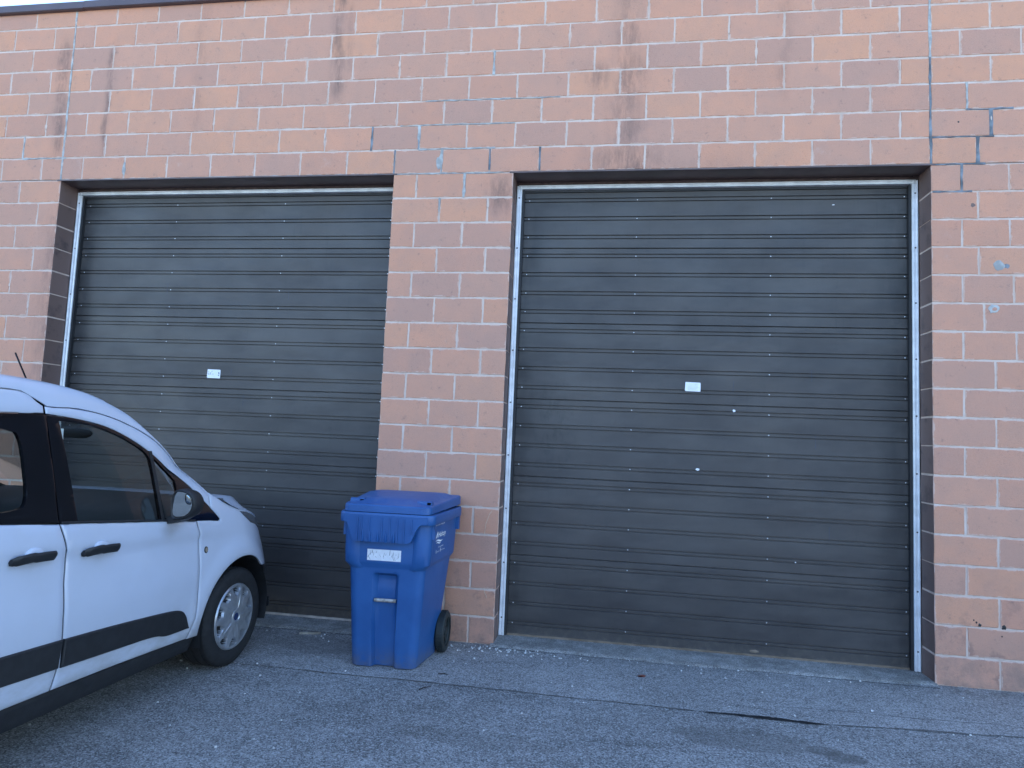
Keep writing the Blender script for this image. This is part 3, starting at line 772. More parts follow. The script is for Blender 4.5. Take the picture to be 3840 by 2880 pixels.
for side in (1, -1):
    ts = [-.49-i*.06 for i in range(16)]
    low = [(-.488, belt(-.488)-.004)]+front_gap[1:]+[(-.74, .312), (-1.07, .326)]+shiftp(GAPB, .004)[::-1]+[(t, belt(t)-.004) for t in (-1.3, -1.22, -1.0, -.85, -.71, -.6)]
    tb = [-1.443+i*.05 for i in range(22)]
    band = [(t, dtop(t)-.003) for t in tb if t < -.50]+[(-.485, 1.242), (-.42, 1.187), (-.36, 1.137), (-.347, 1.125), (-.347, btop(-.347)+.003), (-.40, btop(-.40)+.003)]+[(t, btop(t)+.003) for t in tb[::-1] if t < -.45]
    door = vpart('front_door', M['paint'], [low, band], side=side, step=.028)
    # sliding door and rear quarter
    sl_low = shiftp(GAPB, -.004)+[(-1.9, .345), (-2.545, .35), (-2.57, .44), (-2.60, .62), (-2.62, 1.0), (-2.62, belt(-2.62)-.004)]+[(t, belt(t)-.004) for t in (-2.2, -1.9, -1.73)]
    sl_band = [(-1.455, btop(-1.455)+.003), (-1.452, 1.611)]+[(t, dtop(t)-.004) for t in (-1.48, -1.51, -1.54, -1.57, -1.65, -1.9, -2.62)]+[(t, btop(t)+.003) for t in (-2.62, -2.2, -1.67)]
    sdoor = vpart('sliding_door', M['paint'], [sl_low, sl_band], side=side, step=.036)
    rq = [(-2.628, belt(-2.63)-.004), (-2.628, 1.0), (-2.608, .62), (-2.578, .44), (-2.57, .34)]+[(-WB+.375, .34)][:0]+circ(-WB, .325, .372, 3, 177, 18)+[(-3.66, .36), (-3.72, .6), (-3.74, 1.0), (-3.72, belt(-3.72))]
    rb = [(-2.628, btop(-2.63)+.003), (-2.628, dtop(-2.63)-.003), (-3.66, dtop(-3.6)-.003), (-3.70, btop(-3.7))]
    vpart('rear_quarter', M['paint'], [rq, rb], side=side, step=.05)
    # fender
    fe = [(-.480, .985), (-.446, .90), (-.438, .78), (-.430, .58), (-.434, .41), (-.472, .297), (-.376, .290)]+circ(0, .325, .382, 176, 46, 20)[::1]+[(.30, .592), (.45, .582), (.60, .60), (.62, .70), (.575, .80), (.45, .872), (.36, .916), (.22, .962), (.08, .999), (-.05, 1.016), (-.17, 1.056), (-.25, 1.094), (-.343, 1.140), (-.343, btop(-.343)+.003), (-.30, btop(-.30)+.003), (-.256, .973), (-.262, .960), (-.36, .974)]
    fend = vpart('fender', M['paint'], [fe], side=side, step=.026)
    hl = [(-.045, 1.004), (.02, .958), (.11, .908), (.23, .878), (.36, .828), (.43, .812), (.45, .85), (.36, .898), (.22, .946), (.08, .984)]
    lamp = vpart('headlight', M['lamp'], [hl], side=side, step=.03, e=.003)
    bp = [(.268, .590), (.30, .583), (.45, .574), (.66, .59), (.70, .44), (.64, .31), (.382, .315)]+circ(0, .325, .384, 2, 42, 10)
    # black window surround with its openings
    surf_ = [(-1.4440, btop(-1.44)-.002)]+[(t, btop(t)) for t in (-1.40, -1.3, -1.22, -1.15, -1.08, -1.0, -.94, -.88, -.82, -.76, -.69, -.62, -.55, -.49, -.43, -.36, -.30)]+[(-.262, .975), (-.268, .966)]+[(t, belt(t)+.001) for t in (-.4, -.55, -.71, -.9, -1.22)]+[(-1.4392, belt(-1.434)+.001)]
    g1 = chaikin([(-1.378, 1.545), (-1.30, 1.543), (-1.18, 1.528), (-1.06, 1.495), (-.95, 1.452), (-.845, 1.395), (-.818, 1.36), (-.80, 1.23), (-.788, 1.032), (-.95, 1.042), (-1.20, 1.066), (-1.338, 1.082), (-1.352, 1.25)], (0, 6, 8, 11), 1)
    g2 = chaikin([(-.795, 1.365), (-.775, 1.352), (-.70, 1.29), (-.635, 1.225), (-.628, 1.15), (-.628, 1.022), (-.755, 1.031), (-.772, 1.2)], (0, 3, 5, 6), 1)
    sur = vpart('window_surround', M['gloss_black'], [(surf_, [g1, g2])], door, side=side, step=.03, e=-.002, depth=.02, soft=.0008)
    sg = [(-1.4468, btop(-1.45)-.002), (-1.4425, belt(-1.443)+.001)]+[(t, belt(t)+.001) for t in (-1.73, -2.1, -2.62)]+[(t, btop(t)) for t in (-2.62, -2.2, -1.8, -1.67)]
    h1 = chaikin([(-1.62, 1.505), (-1.592, 1.46), (-1.588, 1.38), (-1.588, 1.20), (-1.63, 1.150), (-2.0, 1.165), (-2.52, 1.175), (-2.55, 1.22), (-2.55, 1.46), (-2.50, 1.51), (-2.0, 1.515)], (), 2)
    sur2 = vpart('window_surround', M['gloss_black'], [(sg, [h1])], sdoor, side=side, step=.03, e=-.002, depth=.02, soft=.0008)
    rg = [(-2.628, belt(-2.63)+.001), (-3.70, belt(-3.7)+.001), (-3.70, 1.54), (-2.628, btop(-2.63))]
    vpart('rear_side_window', M['gloss_black'], [rg], side=side, step=.08, e=-.003)
    # panes
    vpart('pane', M['glass'], [offset(g1, -.004)], sur, side=side, step=.05, e=-.010, rim=False, soft=0)
    vpart('pane', M['glass'], [offset(g2, -.004)], sur, side=side, step=.05, e=-.010, rim=False, soft=0)
    vpart('pane', M['glass_dark'], [offset(h1, -.004)], sur2, side=side, step=.06, e=-.012, rim=False, soft=0)
    # weather strip along the window foot, mouldings
    ws = [(t, belt(t)+.007) for t in (-1.430, -1.2, -.95, -.75, -.50)]+[(t, belt(t)-.003) for t in (-.50, -.75, -.95, -1.2, -1.430)]
    vpart('window_seal', M['black_plastic'], [ws], door, side=side, step=.03, e=.006)
    md = chaikin([(-1.386, .556), (-1.1, .540), (-.86, .522), (-.66, .505), (-.575, .490), (-.530, .455), (-.500, .395), (-.487, .366), (-.60, .368), (-.69, .372), (-.77, .400), (-1.10, .413), (-1.386, .428)], (0, 7, 12), 2)
    vpart('side_moulding', M['black_plastic'], [md], door, side=side, step=.03, e=.013, depth=.016, soft=.005)
    md2 = [(-1.396, .557), (-1.7, .570), (-2.2, .585), (-2.565, .59), (-2.555, .47), (-2.2, .46), (-1.7, .445), (-1.402, .430)]
    vpart('side_moulding', M['black_plastic'], [md2], sdoor, side=side, step=.05, e=.013, depth=.016, soft=.005)
    rk = [(-.385, .284), (-.47, .292), (-.9, .306), (-1.41, .326), (-2.0, .338), (-2.555, .342), (-2.55, .23), (-1.4, .215), (-.40, .205)]
    vpart('rocker', M['black_plastic'], [rk], side=side, step=.05, e=-.016, depth=.05)
    # front corner of the black bumper
    vpart('bumper_corner', M['black_plastic'], [bp], side=side, step=.035, e=.002)
    # handles
    for tc, par in ((-1.212, door), (-1.585, sdoor)):
        zc = .928+.055*(-1.21-tc)
        m = MB(); rows = []
        for i in range(15):
            u = i/14; t = tc-.108+.216*u; hh = .022*(1-max(0, abs(u-.5)*2-.86)/.14*.45); bul = .030*(1-(2*u-1)**8)
            cz = zc+.006*(1-(2*u-1)**2)+(.004 if u < .5 else 0); ring = []
            for k in range(10):
                a = 2*math.pi*k/10; e = .012+bul*.6+.010*math.cos(a); ring.append(P3(t, cz+hh*math.sin(a), e, side))
            rows.append(ring)
        m.grid(rows, 0, True); m.fan(rows[0]); m.fan(rows[-1])
        for tt in (tc-.092, tc+.088):
            A = [P3(tt+dx, zc+dz, .0, side) for dx, dz in ((-.01, -.014), (.01, -.014), (.01, .014), (-.01, .014))]; B = [P3(tt+dx, zc+dz, .022, side) for dx, dz in ((-.01, -.014), (.01, -.014), (.01, .014), (-.01, .014))]
            m.grid([A, B], 0, True)
        m.build('handle', M['black_plastic'], par, True, 40)
        m = MB(); rows = []
        for i in range(7):
            ph = i/6*math.pi/2; rows.append([P3(tc+.004+.050*math.cos(a)*math.cos(ph)**.5, zc+.012+.036*math.sin(a)*math.cos(ph)**.5, .0005+.014*math.sin(ph), side) for a in [2*math.pi*k/20 for k in range(20)]])
        m.grid(rows, 0, True); m.fan(rows[-1]); m.build('handle_cup', M['paint'], par, True, 60)
    # marker lamp on the fender
    m = MB(); cx, cz = -.385, .803
    rings = [[P3(cx+r*math.cos(a), cz+r*1.25*math.sin(a), e, side) for a in [2*math.pi*k/16 for k in range(16)]] for r, e in ((.0165, -.002), (.0155, .004), (.011, .005), (.010, .0035), (.004, .006))]
    m.grid(rings[:3], 0, True); m.grid(rings[2:], 1, True); m.fan(rings[-1], None, 1); m.build('marker_lamp', [M['black_plastic'], M['amber']], fend, True, 50)
    # shut lines: black strips that paint in the shade of the gaps
    for nm, pl, w_ in (('door_gap_shade', [(-.485, .985)]+front_gap[1:], .012), ('door_gap_shade', GAPB, .014), ('door_gap_shade', [(-1.443, 1.08), (-1.448, 1.3), (-1.452, 1.45), (-1.453, 1.612), (-1.5, 1.657), (-1.54, 1.674)], .012), ('door_gap_shade', [(t, dtop(t)) for t in (-.50, -.62, -.76, -.91, -1.07, -1.26, -1.45)], .010)):
        pl = resample(pl, .03, False)+[pl[-1]]; m = MB(); L = []; Rr = []
        for i, (a, z) in enumerate(pl):
            p0 = pl[max(0, i-1)]; p1 = pl[min(len(pl)-1, i+1)]; dx, dz = p1[0]-p0[0], p1[1]-p0[1]; l = math.hypot(dx, dz) or 1
            eg = -.0045 if pl[0][0] == -1.443 else -.009
            L.append(P3(a-dz/l*w_, z+dx/l*w_, eg, side)); Rr.append(P3(a+dz/l*w_, z-dx/l*w_, eg, side))
        m.grid([L, Rr]); m.build(nm, M['gap'], VAN, False)
    # divider between the front window and its quarter light
    m = MB()
    for a, b_ in (((-.806, 1.40), (-.7715, 1.020)),):
        rows = [[P3(a[0]+(b_[0]-a[0])*i/6+dx, a[1]+(b_[1]-a[1])*i/6, e, side) for dx, e in ((-.011, -.008), (-.010, .001), (.010, .001), (.011, -.008))] for i in range(7)]
        m.grid(rows)
    m.build('window_divider', M['black_plastic'], door, False)
    # inner panels
    m = MB(); Y = (lambda w: -w) if side == 1 else (lambda w: -2*MIDW+w)
    m.grid([[(t, Y(-.06), .26), (t, Y(-.075), .7), (t, Y(-.055), belt(t)-.02), (t, Y(-.03), belt(t)-.012)] for t in (-.50, -.8, -1.2, -1.42, -2.0, -2.6, -3.6)])
    m.build('inner_trim', M['dash'], VAN, True)
    m = MB()      # pillar casing
    for t0, t1 in ((-1.555, -1.395), (-2.66, -2.58)):
        m.grid([[(t, Y(Wf(t, z)-.035), z) for z in (1.0, 1.15, 1.3, 1.45, 1.6)] for t in (t0, (t0+t1)/2, t1)])
    m.build('pillar_trim', M['dash'], VAN, True)
    # A pillar strip between door gap and windscreen
    m = MB(); rows = []
    for i in range(22):
        t = -.30-.80*i/21; a = dtop(t)+.0015 if t < -.37 else dtop(-.37)-(t+.37)*1.05; b_ = rtop(t)
        b_ = max(b_, a+.012)
        w1 = Wf(t, a); w2 = Wf(t, b_)
        y = lambda w: -w if side == 1 else -2*MIDW+w
        rows.append([(t, y(w1-.02), a-.002), (t, y(w1-.001), a), (t, y((w1+w2)/2+.001), (a+b_)/2), (t, y(w2-.006), b_-.002), (t+.008, y(w2-.022), b_+.003), (t+.02, y(w2-.055), b_+.004), (t-.01, y(w2-.07), b_-.035), (t, y(w1-.045), a-.02)])
    m.grid(rows); m.build('windscreen_pillar', M['paint'], VAN, True, 50)
    # wheel arch liners
    for cx in (0.0, -WB):
        m = MB(); rows = [[(cx+.372*math.cos(a), (-w if side == 1 else -2*MIDW+w), .325+.372*math.sin(a)) for a in [math.radians(-18+216*k/24) for k in range(25)]] for w in (.015, -.06, -.26)]
        m.grid(rows); rows2 = [rows[-1], [(cx, rows[-1][0][1], .325)]*25]; m.grid(rows2); m.build('arch_liner', M['black_plastic'], VAN, True)
    # wheels
    for cx in (0.0, -WB):
        sy = 1 if side == 1 else -1; yc = 0.0 if side == 1 else -2*MIDW
        wh = empty('wheel', (cx, yc, .3125)); wh.parent = VAN
        if side == -1: wh.rotation_euler.z = math.pi
        m = MB(); prof = [(.206, .060), (.209, .004), (.214, -.002), (.224, -.0045), (.245, -.010), (.268, -.0105), (.290, -.004), (.302, .004), (.311, .012), (.316, .026), (.3165, .034), (.311, .036), (.311, .043), (.318, .045), (.318, .092), (.312, .094), (.312, .102), (.318, .104), (.318, .150), (.312, .152), (.312, .158), (.3165, .160), (.311, .190), (.290, .205), (.24, .212), (.206, .205)]
        prof = [(r if r < .26 else .26+(r-.26)*.90, o) for r, o in prof]; m.lathe(prof, (0, 0, 0), 'y', 64); t_ = m.build('tyre', M['tyre'], wh, True, 40)
        m = MB()
        for k in range(64):       # shoulder blocks
            a = 2*math.pi*k/64; c, s_ = math.cos(a), math.sin(a); c2, s2 = math.cos(a+.05), math.sin(a+.05)
            m.add([(.3105*c, .014, .3105*s_), (.3105*c2, .014, .3105*s2), (.3130*c2, .034, .3130*s2), (.3130*c, .034, .3130*s_), (.299*c, .004, .299*s_), (.299*c2, .004, .299*s2)], [(0, 1, 2, 3), (4, 5, 1, 0)])
        tb_ = m.build('tread_blocks', M['tyre'], t_, False); tb_['kind'] = 'stuff'
        m = MB(); m.lathe([(.207, .05), (.19, .06), (.10, .055), (.0, .05)], (0, 0, 0), 'y', 40); m.build('rim', M['dark_rim'], wh, True)
        NA = 180; radii = [.0, .012, .024, .030, .0305, .036, .042, .048, .06, .075, .09, .105, .118, .128, .134, .140, .147, .155, .163, .171, .178, .184, .190, .197, .203, .208, .2095]
        rows = []; msk = []
        for r in radii:
            row = []; mr = []
            for k in range(NA):
                a = 2*math.pi*k/NA+.16
                out = .012*(1-(r/.21)**2)+.004
                seg = (a/(2*math.pi/10)) % 1.0-.5; seg = abs(seg)*36     # degrees from the hole centre
                ri, ro = .136, .189
                half = 6.5+6.0*sm(r, ri, ro)
                h = sm(half-seg, -.6, 1.0)*sm(r, ri-.002, ri+.011)*sm(r, ro+.002, ro-.004)
                ribp = (a/(2*math.pi/5)+.5) % 1.0-.5; rib = math.exp(-(ribp*72*r/.08/3.0)**2)*sm(r, .045, .06)*sm(r, .19, .12)
                out += .0045*rib
                out -= .0035*math.exp(-((abs(ribp*72)-17)*r/.1/6)**2)*sm(r, .06, .10)*sm(r, .2, .13)
                if .024 < r < .050: out += .0055*math.sin(math.pi*sm(r, .027, .049))
                if r > .200: out += .003-.010*sm(r, .203, .2096)
                out -= .034*h
                row.append((r*math.cos(a), -out, r*math.sin(a))); mr.append(h)
            rows.append(row); msk.append(mr)
        m = MB(); vs_ = [p for r in rows for p in r]; fs = []; mi = []
        for i in range(len(rows)-1):
            for j in range(NA):
                k = (j+1) % NA; fs.append((i*NA+j, i*NA+k, (i+1)*NA+k, (i+1)*NA+j))
                mm = (msk[i][j]+msk[i][k]+msk[i+1][j]+msk[i+1][k])/4
                mi.append(1 if mm > .62 else (2 if radii[i+1] < .029 else 0))
        m.add(vs_, fs, mi); m.build('wheel_cover', [M['cover'], M['dark_rim'], M['badge']], wh, True, 30)
# roof with its crown and headliner
def roof_rows(dz=0.0, t0=-3.72, tend=-1.07):
    rows = []; ts = [t0+(tend-t0)*i/44 for i in range(45)]
    for t in ts:
        gsp = sm(t, -1.75, -1.07); zt = rtop(t); a = dtop(t)+.002; row = []
        wa, wt = Wf(t, a), Wf(t, zt)
        prof = [(wa-.012, a-.004), (wa, a), ((wa+wt)/2+.004, (a+zt)/2), (wt, zt-.008), (wt-.03, zt+.006)]
        n = 20
        for k in range(1, n+1):
            s = k/n; w = wt-.03+(MIDW-(wt-.03))*s
            prof.append((w, zt+.006+(.045+.018*gsp)*(1-(1-s)**2)))
        full = [(w, z, (w-MIDW)/(wa-MIDW)) for w, z in prof]
        for w, z, f in full: row.append((t+.13*gsp*(1-f*f), -w, z+dz))
        for w, z, f in full[::-1][1:]: row.append((t+.13*gsp*(1-f*f), -2*MIDW+w, z+dz))
        rows.append(row)
    return rows
rr_ = roof_rows(); m = MB(); m.grid(rr_); m.build('roof', M['paint'], VAN, True, 40)
m = MB(); m.grid([[(p[0]-.02, p[1], p[2]-.035) for p in r[2:-2]] for r in rr_]); m.build('headliner', M['headliner'], VAN, True)
# windscreen from the roof edge to the scuttle
edge = rr_[-1][3:-3]; n = len(edge); base = []
for i in range(n):
    s = abs(2*i/(n-1)-1); base.append((.06-.36*s**2.2, edge[i][1]+(.11 if i < n/2 else -.11)*s, 1.03+.06*s**2))
rows = []
for k in range(13):
    f = k/12; rows.append([(edge[i][0]+(base[i][0]-edge[i][0])*f+.05*math.sin(math.pi*f), edge[i][1]+(base[i][1]-edge[i][1])*f, edge[i][2]+(base[i][2]-edge[i][2])*f+.025*math.sin(math.pi*f)) for i in range(n)])
m = MB(); m.grid(rows); m.build('windscreen', M['glass_clear'], VAN, True)
# scuttle shoulders between the screen pillars and the hood
for side in (1, -1):
    m = MB(); rows = []
    for t in [-.42+.03*i for i in range(15)]:
        z = dtop(t) if t < -.36 else lerp(t, [-.36, -.25, -.17, -.05, .05], [1.135, 1.092, 1.052, 1.012, .994]); w = Wf(t, z)
        y = (lambda q: -q) if side == 1 else (lambda q: -2*MIDW+q)
        rows.append([(t, y(w-.006), z-.012), (t, y(w-.008), z-.003), (t, y(w-.03), z+.001), (t, y(w-.14), z+.0)])
    m.grid(rows); m.build('scuttle', M['paint'], VAN, True)
# hood
m = MB(); rows = []
for k in range(15):
    f = k/14; row = []
    for i in range(25):
        s = 2*i/24-1; a = abs(s)
        tb0 = .06-.31*a**2.2; tf = .70-.30*a**3.5; t = tb0+(tf-tb0)*f
        zb = 1.050+.045*a**2; zf = .935+.015*a**2; z = zb+(zf-zb)*f**1.6+.045*math.sin(math.pi*min(1, f*1.15))*(1-.55*a*a)*.9
        zedge = lerp(t, [-.25, -.17, -.05, .05, .22, .40], [1.095, 1.052, 1.012, .994, .950, .900])
        z = z+(zedge+.002-z)*sm(a, .84, 1.0)
        hw = -MIDW+Wf(min(t, .42), min(z, 1.0))+.002-.25*max(0, t-.40)
        row.append((t, -MIDW-hw*s*-1*-1, z))
    rows.append(row)
m.grid(rows); m.build('hood', M['paint'], VAN, True, 60)
# nose: bumper, grille band, lower intake
def nose(z0, z1, mat, name, e=0.0):
    m = MB(); rows = []
    for k in range(6):
        z = z0+(z1-z0)*k/5; row = []
        for i in range(25):
            w = -.30+(-1.43+.30)*i/24; q = abs(w-MIDW); row.append((.88-1.46*q**4-lean(z)*.9+e, -w, z))
        rows.append(row)
    m.grid(rows); m.build(name, mat, VAN, True)
nose(.30, .58, M['black_plastic'], 'front_bumper'); nose(.58, .76, M['paint'], 'bumper_band', .004); nose(.76, .93, M['black_plastic'], 'grille', -.005)
# underbody, cabin floor, bulkhead, rear doors
m = MB(); m.box(-3.62, .60, .10, 1.63, .235, .30); m.box(-.20, -.14, .12, 1.61, .3, 1.0); m.build('underbody', M['black_plastic'], VAN, False)
rear = [(w, z) for w, z in [(Wf(-3.70, z), z) for z in (.32, .6, .9, 1.15, 1.4, 1.6, 1.68)]]
ring = [(-3.71, -w, z) for w, z in rear]+[(-3.71, -2*MIDW+w, z) for w, z in rear[::-1]]
m = MB(); m.fan(ring, (-3.76, -MIDW, 1.0)); m.build('rear_doors', M['paint'], VAN, True)
m = MB(); m.box(-3.775, -3.735, .10, 1.62, .30, .55); m.build('rear_bumper', M['black_plastic'], VAN, False)
m = MB(); m.box(-3.768, -3.745, .28, .82, 1.08, 1.5); m.box(-3.768, -3.745, .90, 1.44, 1.08, 1.5); m.build('rear_window', M['gloss_black'], VAN, False)
# dashboard and steering wheel
m = MB(); prof = [(-.62, .62), (-.66, .82), (-.64, .93), (-.60, 1.01), (-.50, 1.055), (-.30, 1.100), (-.08, 1.08), (-.05, .9)]
m.grid([[(a+.06*math.sin(math.pi*k/8), .09+1.55*k/8, b) for a, b in prof] for k in range(9)]); dash = m.build('dashboard', M['dash'], VAN, True, 45)
m = MB(); rings = []
for i in range(28):
    a = 2*math.pi*i/28; c = Vector((-.80+.03*math.sin(a)*-1, 1.30+.185*math.cos(a), .985+.18*math.sin(a)))
    rad = Vector((0, math.cos(a), math.sin(a))); rings.append([tuple(c+.014*(math.cos(b)*rad+math.sin(b)*Vector((1, 0, 0)))) for b in [2*math.pi*j/8 for j in range(8)]])
m.grid(rings+[rings[0]], 0, True); m.box(-.80, -.77, 1.26, 1.34, .84, .99); m.box(-.80, -.78, 1.13, 1.47, .965, .99); m.build('steering_wheel', M['dash'], VAN, True)
# seats
for yc in (.44, 1.29):
    seat = empty('seat', (-1.42, yc, .30)); seat.parent = VAN
    def cushion(x0, x1, y0, y1, z0, z1, tilt=0.0, r=.05):
        m = MB(); rows = []
        for k in range(9):
            f = k/8; z = z0+(z1-z0)*f; ins = r*(1-math.sqrt(max(0, 1-(abs(2*f-1))**6))); sx = (z-z0)*tilt
            ring = []
            for a in range(24):
                th = 2*math.pi*a/24; c, s = math.cos(th), math.sin(th)
                ex = math.copysign(abs(c)**.5, c); ey = math.copysign(abs(s)**.5, s)
                ring.append(((x0+x1)/2+((x1-x0)/2-ins)*ex-sx, (y0+y1)/2+((y1-y0)/2-ins)*ey, z))
            rows.append(ring)
        m.grid(rows, 0, True); m.fan(rows[0]); m.fan(rows[-1]); return m
    cushion(-.02, .46, -.25, .25, .12, .34).build('seat_base', M['cloth'], seat)
    cushion(-.17, -.03, -.24, .24, .26, .86, .28).build('backrest', M['cloth'], seat)
    cushion(-.17, -.08, -.13, .13, .88, 1.07, .15).build('headrest', M['cloth'], seat)
# interior mirror, belt anchor, aerial
m = MB(); rows = []
for k in range(9):
    f = (k/8-.5)*2; rows.append([(-.50+.018*math.cos(a)*(1-abs(f)**4*.6), -MIDW+.12*f, 1.475+.034*math.sin(a)*(1-abs(f)**6*.5)) for a in [2*math.pi*q/12 for q in range(12)]])
m.grid(rows, 0, True); m.fan(rows[0]); m.fan(rows[-1]); m.tube((-.48, -MIDW, 1.50), (-.44, -MIDW, 1.60), .012); m.build('rear_view_mirror', M['dash'], VAN, True)
m = MB(); m.tube((-1.335, .145, 1.455), (-1.335, .145, 1.51), .012, .010); m.build('belt_anchor', M['paper'], VAN, True)
m = MB(); m.tube((-.86, -MIDW, 1.69), (-.87, -MIDW, 1.775), .012, .007); m.tube((-.868, -MIDW, 1.77), (-.955, -MIDW, 1.915), .0045, .0045); m.build('aerial', M['gloss_black'], VAN, True)
# door mirrors
for side in (1, -1):
    S_ = (lambda t, w, z: (t, -w, z)) if side == 1 else (lambda t, w, z: (t, -2*MIDW+w, z))
    rim = chaikin([(.046, 1.184), (.085, 1.193), (.125, 1.180), (.152, 1.145), (.157, 1.095), (.143, 1.055), (.115, 1.032), (.08, 1.025), (.046, 1.026), (.036, 1.10)], (), 2)
    cw, cz = .100, 1.105; tt = lambda w: -.752+(w-.05)*.36
    m = MB(); rows = []
    for sc, dt in ((.86, .006), (.93, -.004), (1.0, .002), (1.04, .03), (1.04, .055), (.95, .085), (.74, .105), (.42, .118), (.08, .122)):
        rows.append([S_(tt(w)+dt, cw+(w-cw)*sc, cz+(z-cz)*sc) for w, z in rim])
    m.grid(rows, 0, True); m.fan(rows[-1]); m.fan([S_(tt(w)+.008, cw+(w-cw)*.88, cz+(z-cz)*.88) for w, z in rim])
    # arm
    arm = [[S_(t, w, z) for t, w, z in q] for q in ([(-.745, .0, .998), (-.745, .0, 1.035), (-.62, .0, 1.035), (-.62, .0, .998)], [(-.745, .05, 1.004), (-.735, .05, 1.05), (-.62, .05, 1.05), (-.64, .05, 1.004)], [(-.73, .11, 1.028), (-.71, .11, 1.06), (-.66, .11, 1.06), (-.66, .11, 1.03)])]
    m.grid(arm, 0, True); mirror = m.build('door_mirror', M['black_plastic'], VAN, True, 50)
    glr = chaikin([(.058, 1.178), (.085, 1.180), (.122, 1.168), (.142, 1.140), (.143, 1.095), (.128, 1.062), (.102, 1.044), (.056, 1.042), (.047, 1.08)], (), 1)
    m = MB(); m.fan([S_(tt(w)+.001, w, z) for w, z in glr]); m.build('mirror_pane', M['mirror'], mirror, False)
    sp = chaikin([(.104, 1.173), (.124, 1.165), (.141, 1.136), (.139, 1.105), (.108, 1.118)], (), 2)
    m = MB(); cs = (.124, 1.139); m.grid([[S_(tt(w)-.001, w, z) for w, z in sp], [S_(tt(w)-.0022, cs[0]+(w-cs[0])*.82, cs[1]+(z-cs[1])*.82) for w, z in sp]], 0, True); m.build('blind_spot_frame', M['gloss_black'], mirror, False)
    m = MB(); m.fan([S_(tt(w)-.0022, w, z) for w, z in [(cs[0]+(w-cs[0])*.82, cs[1]+(z-cs[1])*.82) for w, z in sp]], S_(tt(cs[0])-.0055, *cs)); m.build('blind_spot_mirror', M['mirror'], mirror, True)

# ------------------------------------------------------------------ blue recycling cart
BIN = empty('recycling_cart', (3.425, -.45, .0), math.radians(1.5))
tag(BIN, 'blue two-wheeled recycling cart with closed lid standing before the pier', 'recycling bin')
def blue():
    b = NB('blue_plastic'); p = b.obj()
    c = b.mix(b.ramp(b.noise(p, 4, 5, .6), .35, .7), (.014, .080, .245), (.020, .100, .290))
    sc = b.ramp(b.noise(b.map(p, (20, 20, 2)), 5, 6, .8), .60, .72, 0, .20)
    c = b.mix(sc, c, (.10, .18, .42))
    sep = b.n('SeparateXYZ', {0: b.pos()})
    ft = b.math('MULTIPLY', b.ramp(sep.outputs[2], .17, .0), b.ramp(b.noise(p, 12, 5, .7), .3, .7))
    c = b.mix(b.math('MULTIPLY', ft, .65), c, (.11, .105, .11))
    tp = b.math('MULTIPLY', b.ramp(b.n('SeparateXYZ', {0: b.n('NewGeometry').outputs['Normal']}).outputs[2], .6, .95), b.ramp(b.noise(p, 8, 5, .7), .4, .7))
    c = b.mix(b.math('MULTIPLY', tp, .28), c, (.17, .19, .27))
    b.bsdf(c, .46, 0, b.bump(b.noise(p, 420, 2, .6), .22, .001)); return b.m
M['blue'] = blue()
M['dark_wheel'] = simple('dark_cart_wheel', (.020, .026, .026), .65, var=.2)
M['rusty_bar'] = simple('rusty_bar', (.36, .33, .30), .6, .5, var=.5, scale=30)
def rrect(hf, hb, vf, vb, r, z, n=8, npf=25, nps=10):
    """rounded ring: front half width hf at v=vf, back half width hb at v=vb; returns (u,v,z), counter-clockwise from front left"""
    def corner(cx, cy, a0):
        return [(cx+r*math.cos(math.radians(a0+90*i/n)), cy+r*math.sin(math.radians(a0+90*i/n))) for i in range(n+1)]
    fl = corner(-hf+r, vf+r, 180); fr = corner(hf-r, vf+r, 270); br = corner(hb-r, vb-r, 0); bl = corner(-hb+r, vb-r, 90)
    def seg(a, b, k): return [(a[0]+(b[0]-a[0])*i/(k+1), a[1]+(b[1]-a[1])*i/(k+1)) for i in range(1, k+1)]
    pts = fl+seg(fl[-1], fr[0], npf)+fr+seg(fr[-1], br[0], nps)+br+seg(br[-1], bl[0], 6)+bl+seg(bl[-1], fl[0], nps)
    return [(a, b, z) for a, b in pts]
LV = [(.0, .205, .240, -.225, .175, .05), (.012, .222, .262, -.245, .195, .055), (.06, .227, .268, -.250, .203, .06), (.30, .241, .284, -.265, .25, .06), (.63, .260, .308, -.284, .315, .06), (.664, .263, .312, -.286, .325, .06),
      (.690, .284, .330, -.300, .345, .06), (.705, .287, .332, -.302, .348, .06), (.85, .290, .339, -.304, .358, .06), (.975, .292, .345, -.306, .368, .06)]
def lv(z):
    zs = [q[0] for q in LV]; return [lerp(z, zs, [q[i] for q in LV]) for i in range(1, 6)]
m = MB(); rows = []
zs = sorted(set([q[0] for q in LV]+[.14, .22, .38, .42, .44, .455, .47, .50, .54, .57, .59, .605, .615, .622, .628, .645, .655, .70, .75, .80, .90]))
for z in zs:
    ring = rrect(*lv(z), z); out = []
    for (u, v, z_) in ring:
        if v < lv(z)[2]+.02:
            # channel down the front with its deeper pocket
            d = sm(abs(u-.0), .082, .066)*sm(z, .632, .600)
            dep = .040 if z < .545 else .050
            v += d*dep
            if z > .43 and z < .47: pass
            # two shallow corner flutes
            for fc in (-.185, .185): v += .0
        if v < lv(z)[2]+.08 and .655 < z < .69: pass
        out.append((u, v, z_))
    rows.append(out)
m.grid(rows, 0, True); m.fan(rows[0], None, 0, True)
body = m.build('body', M['blue'], BIN, True, 32)
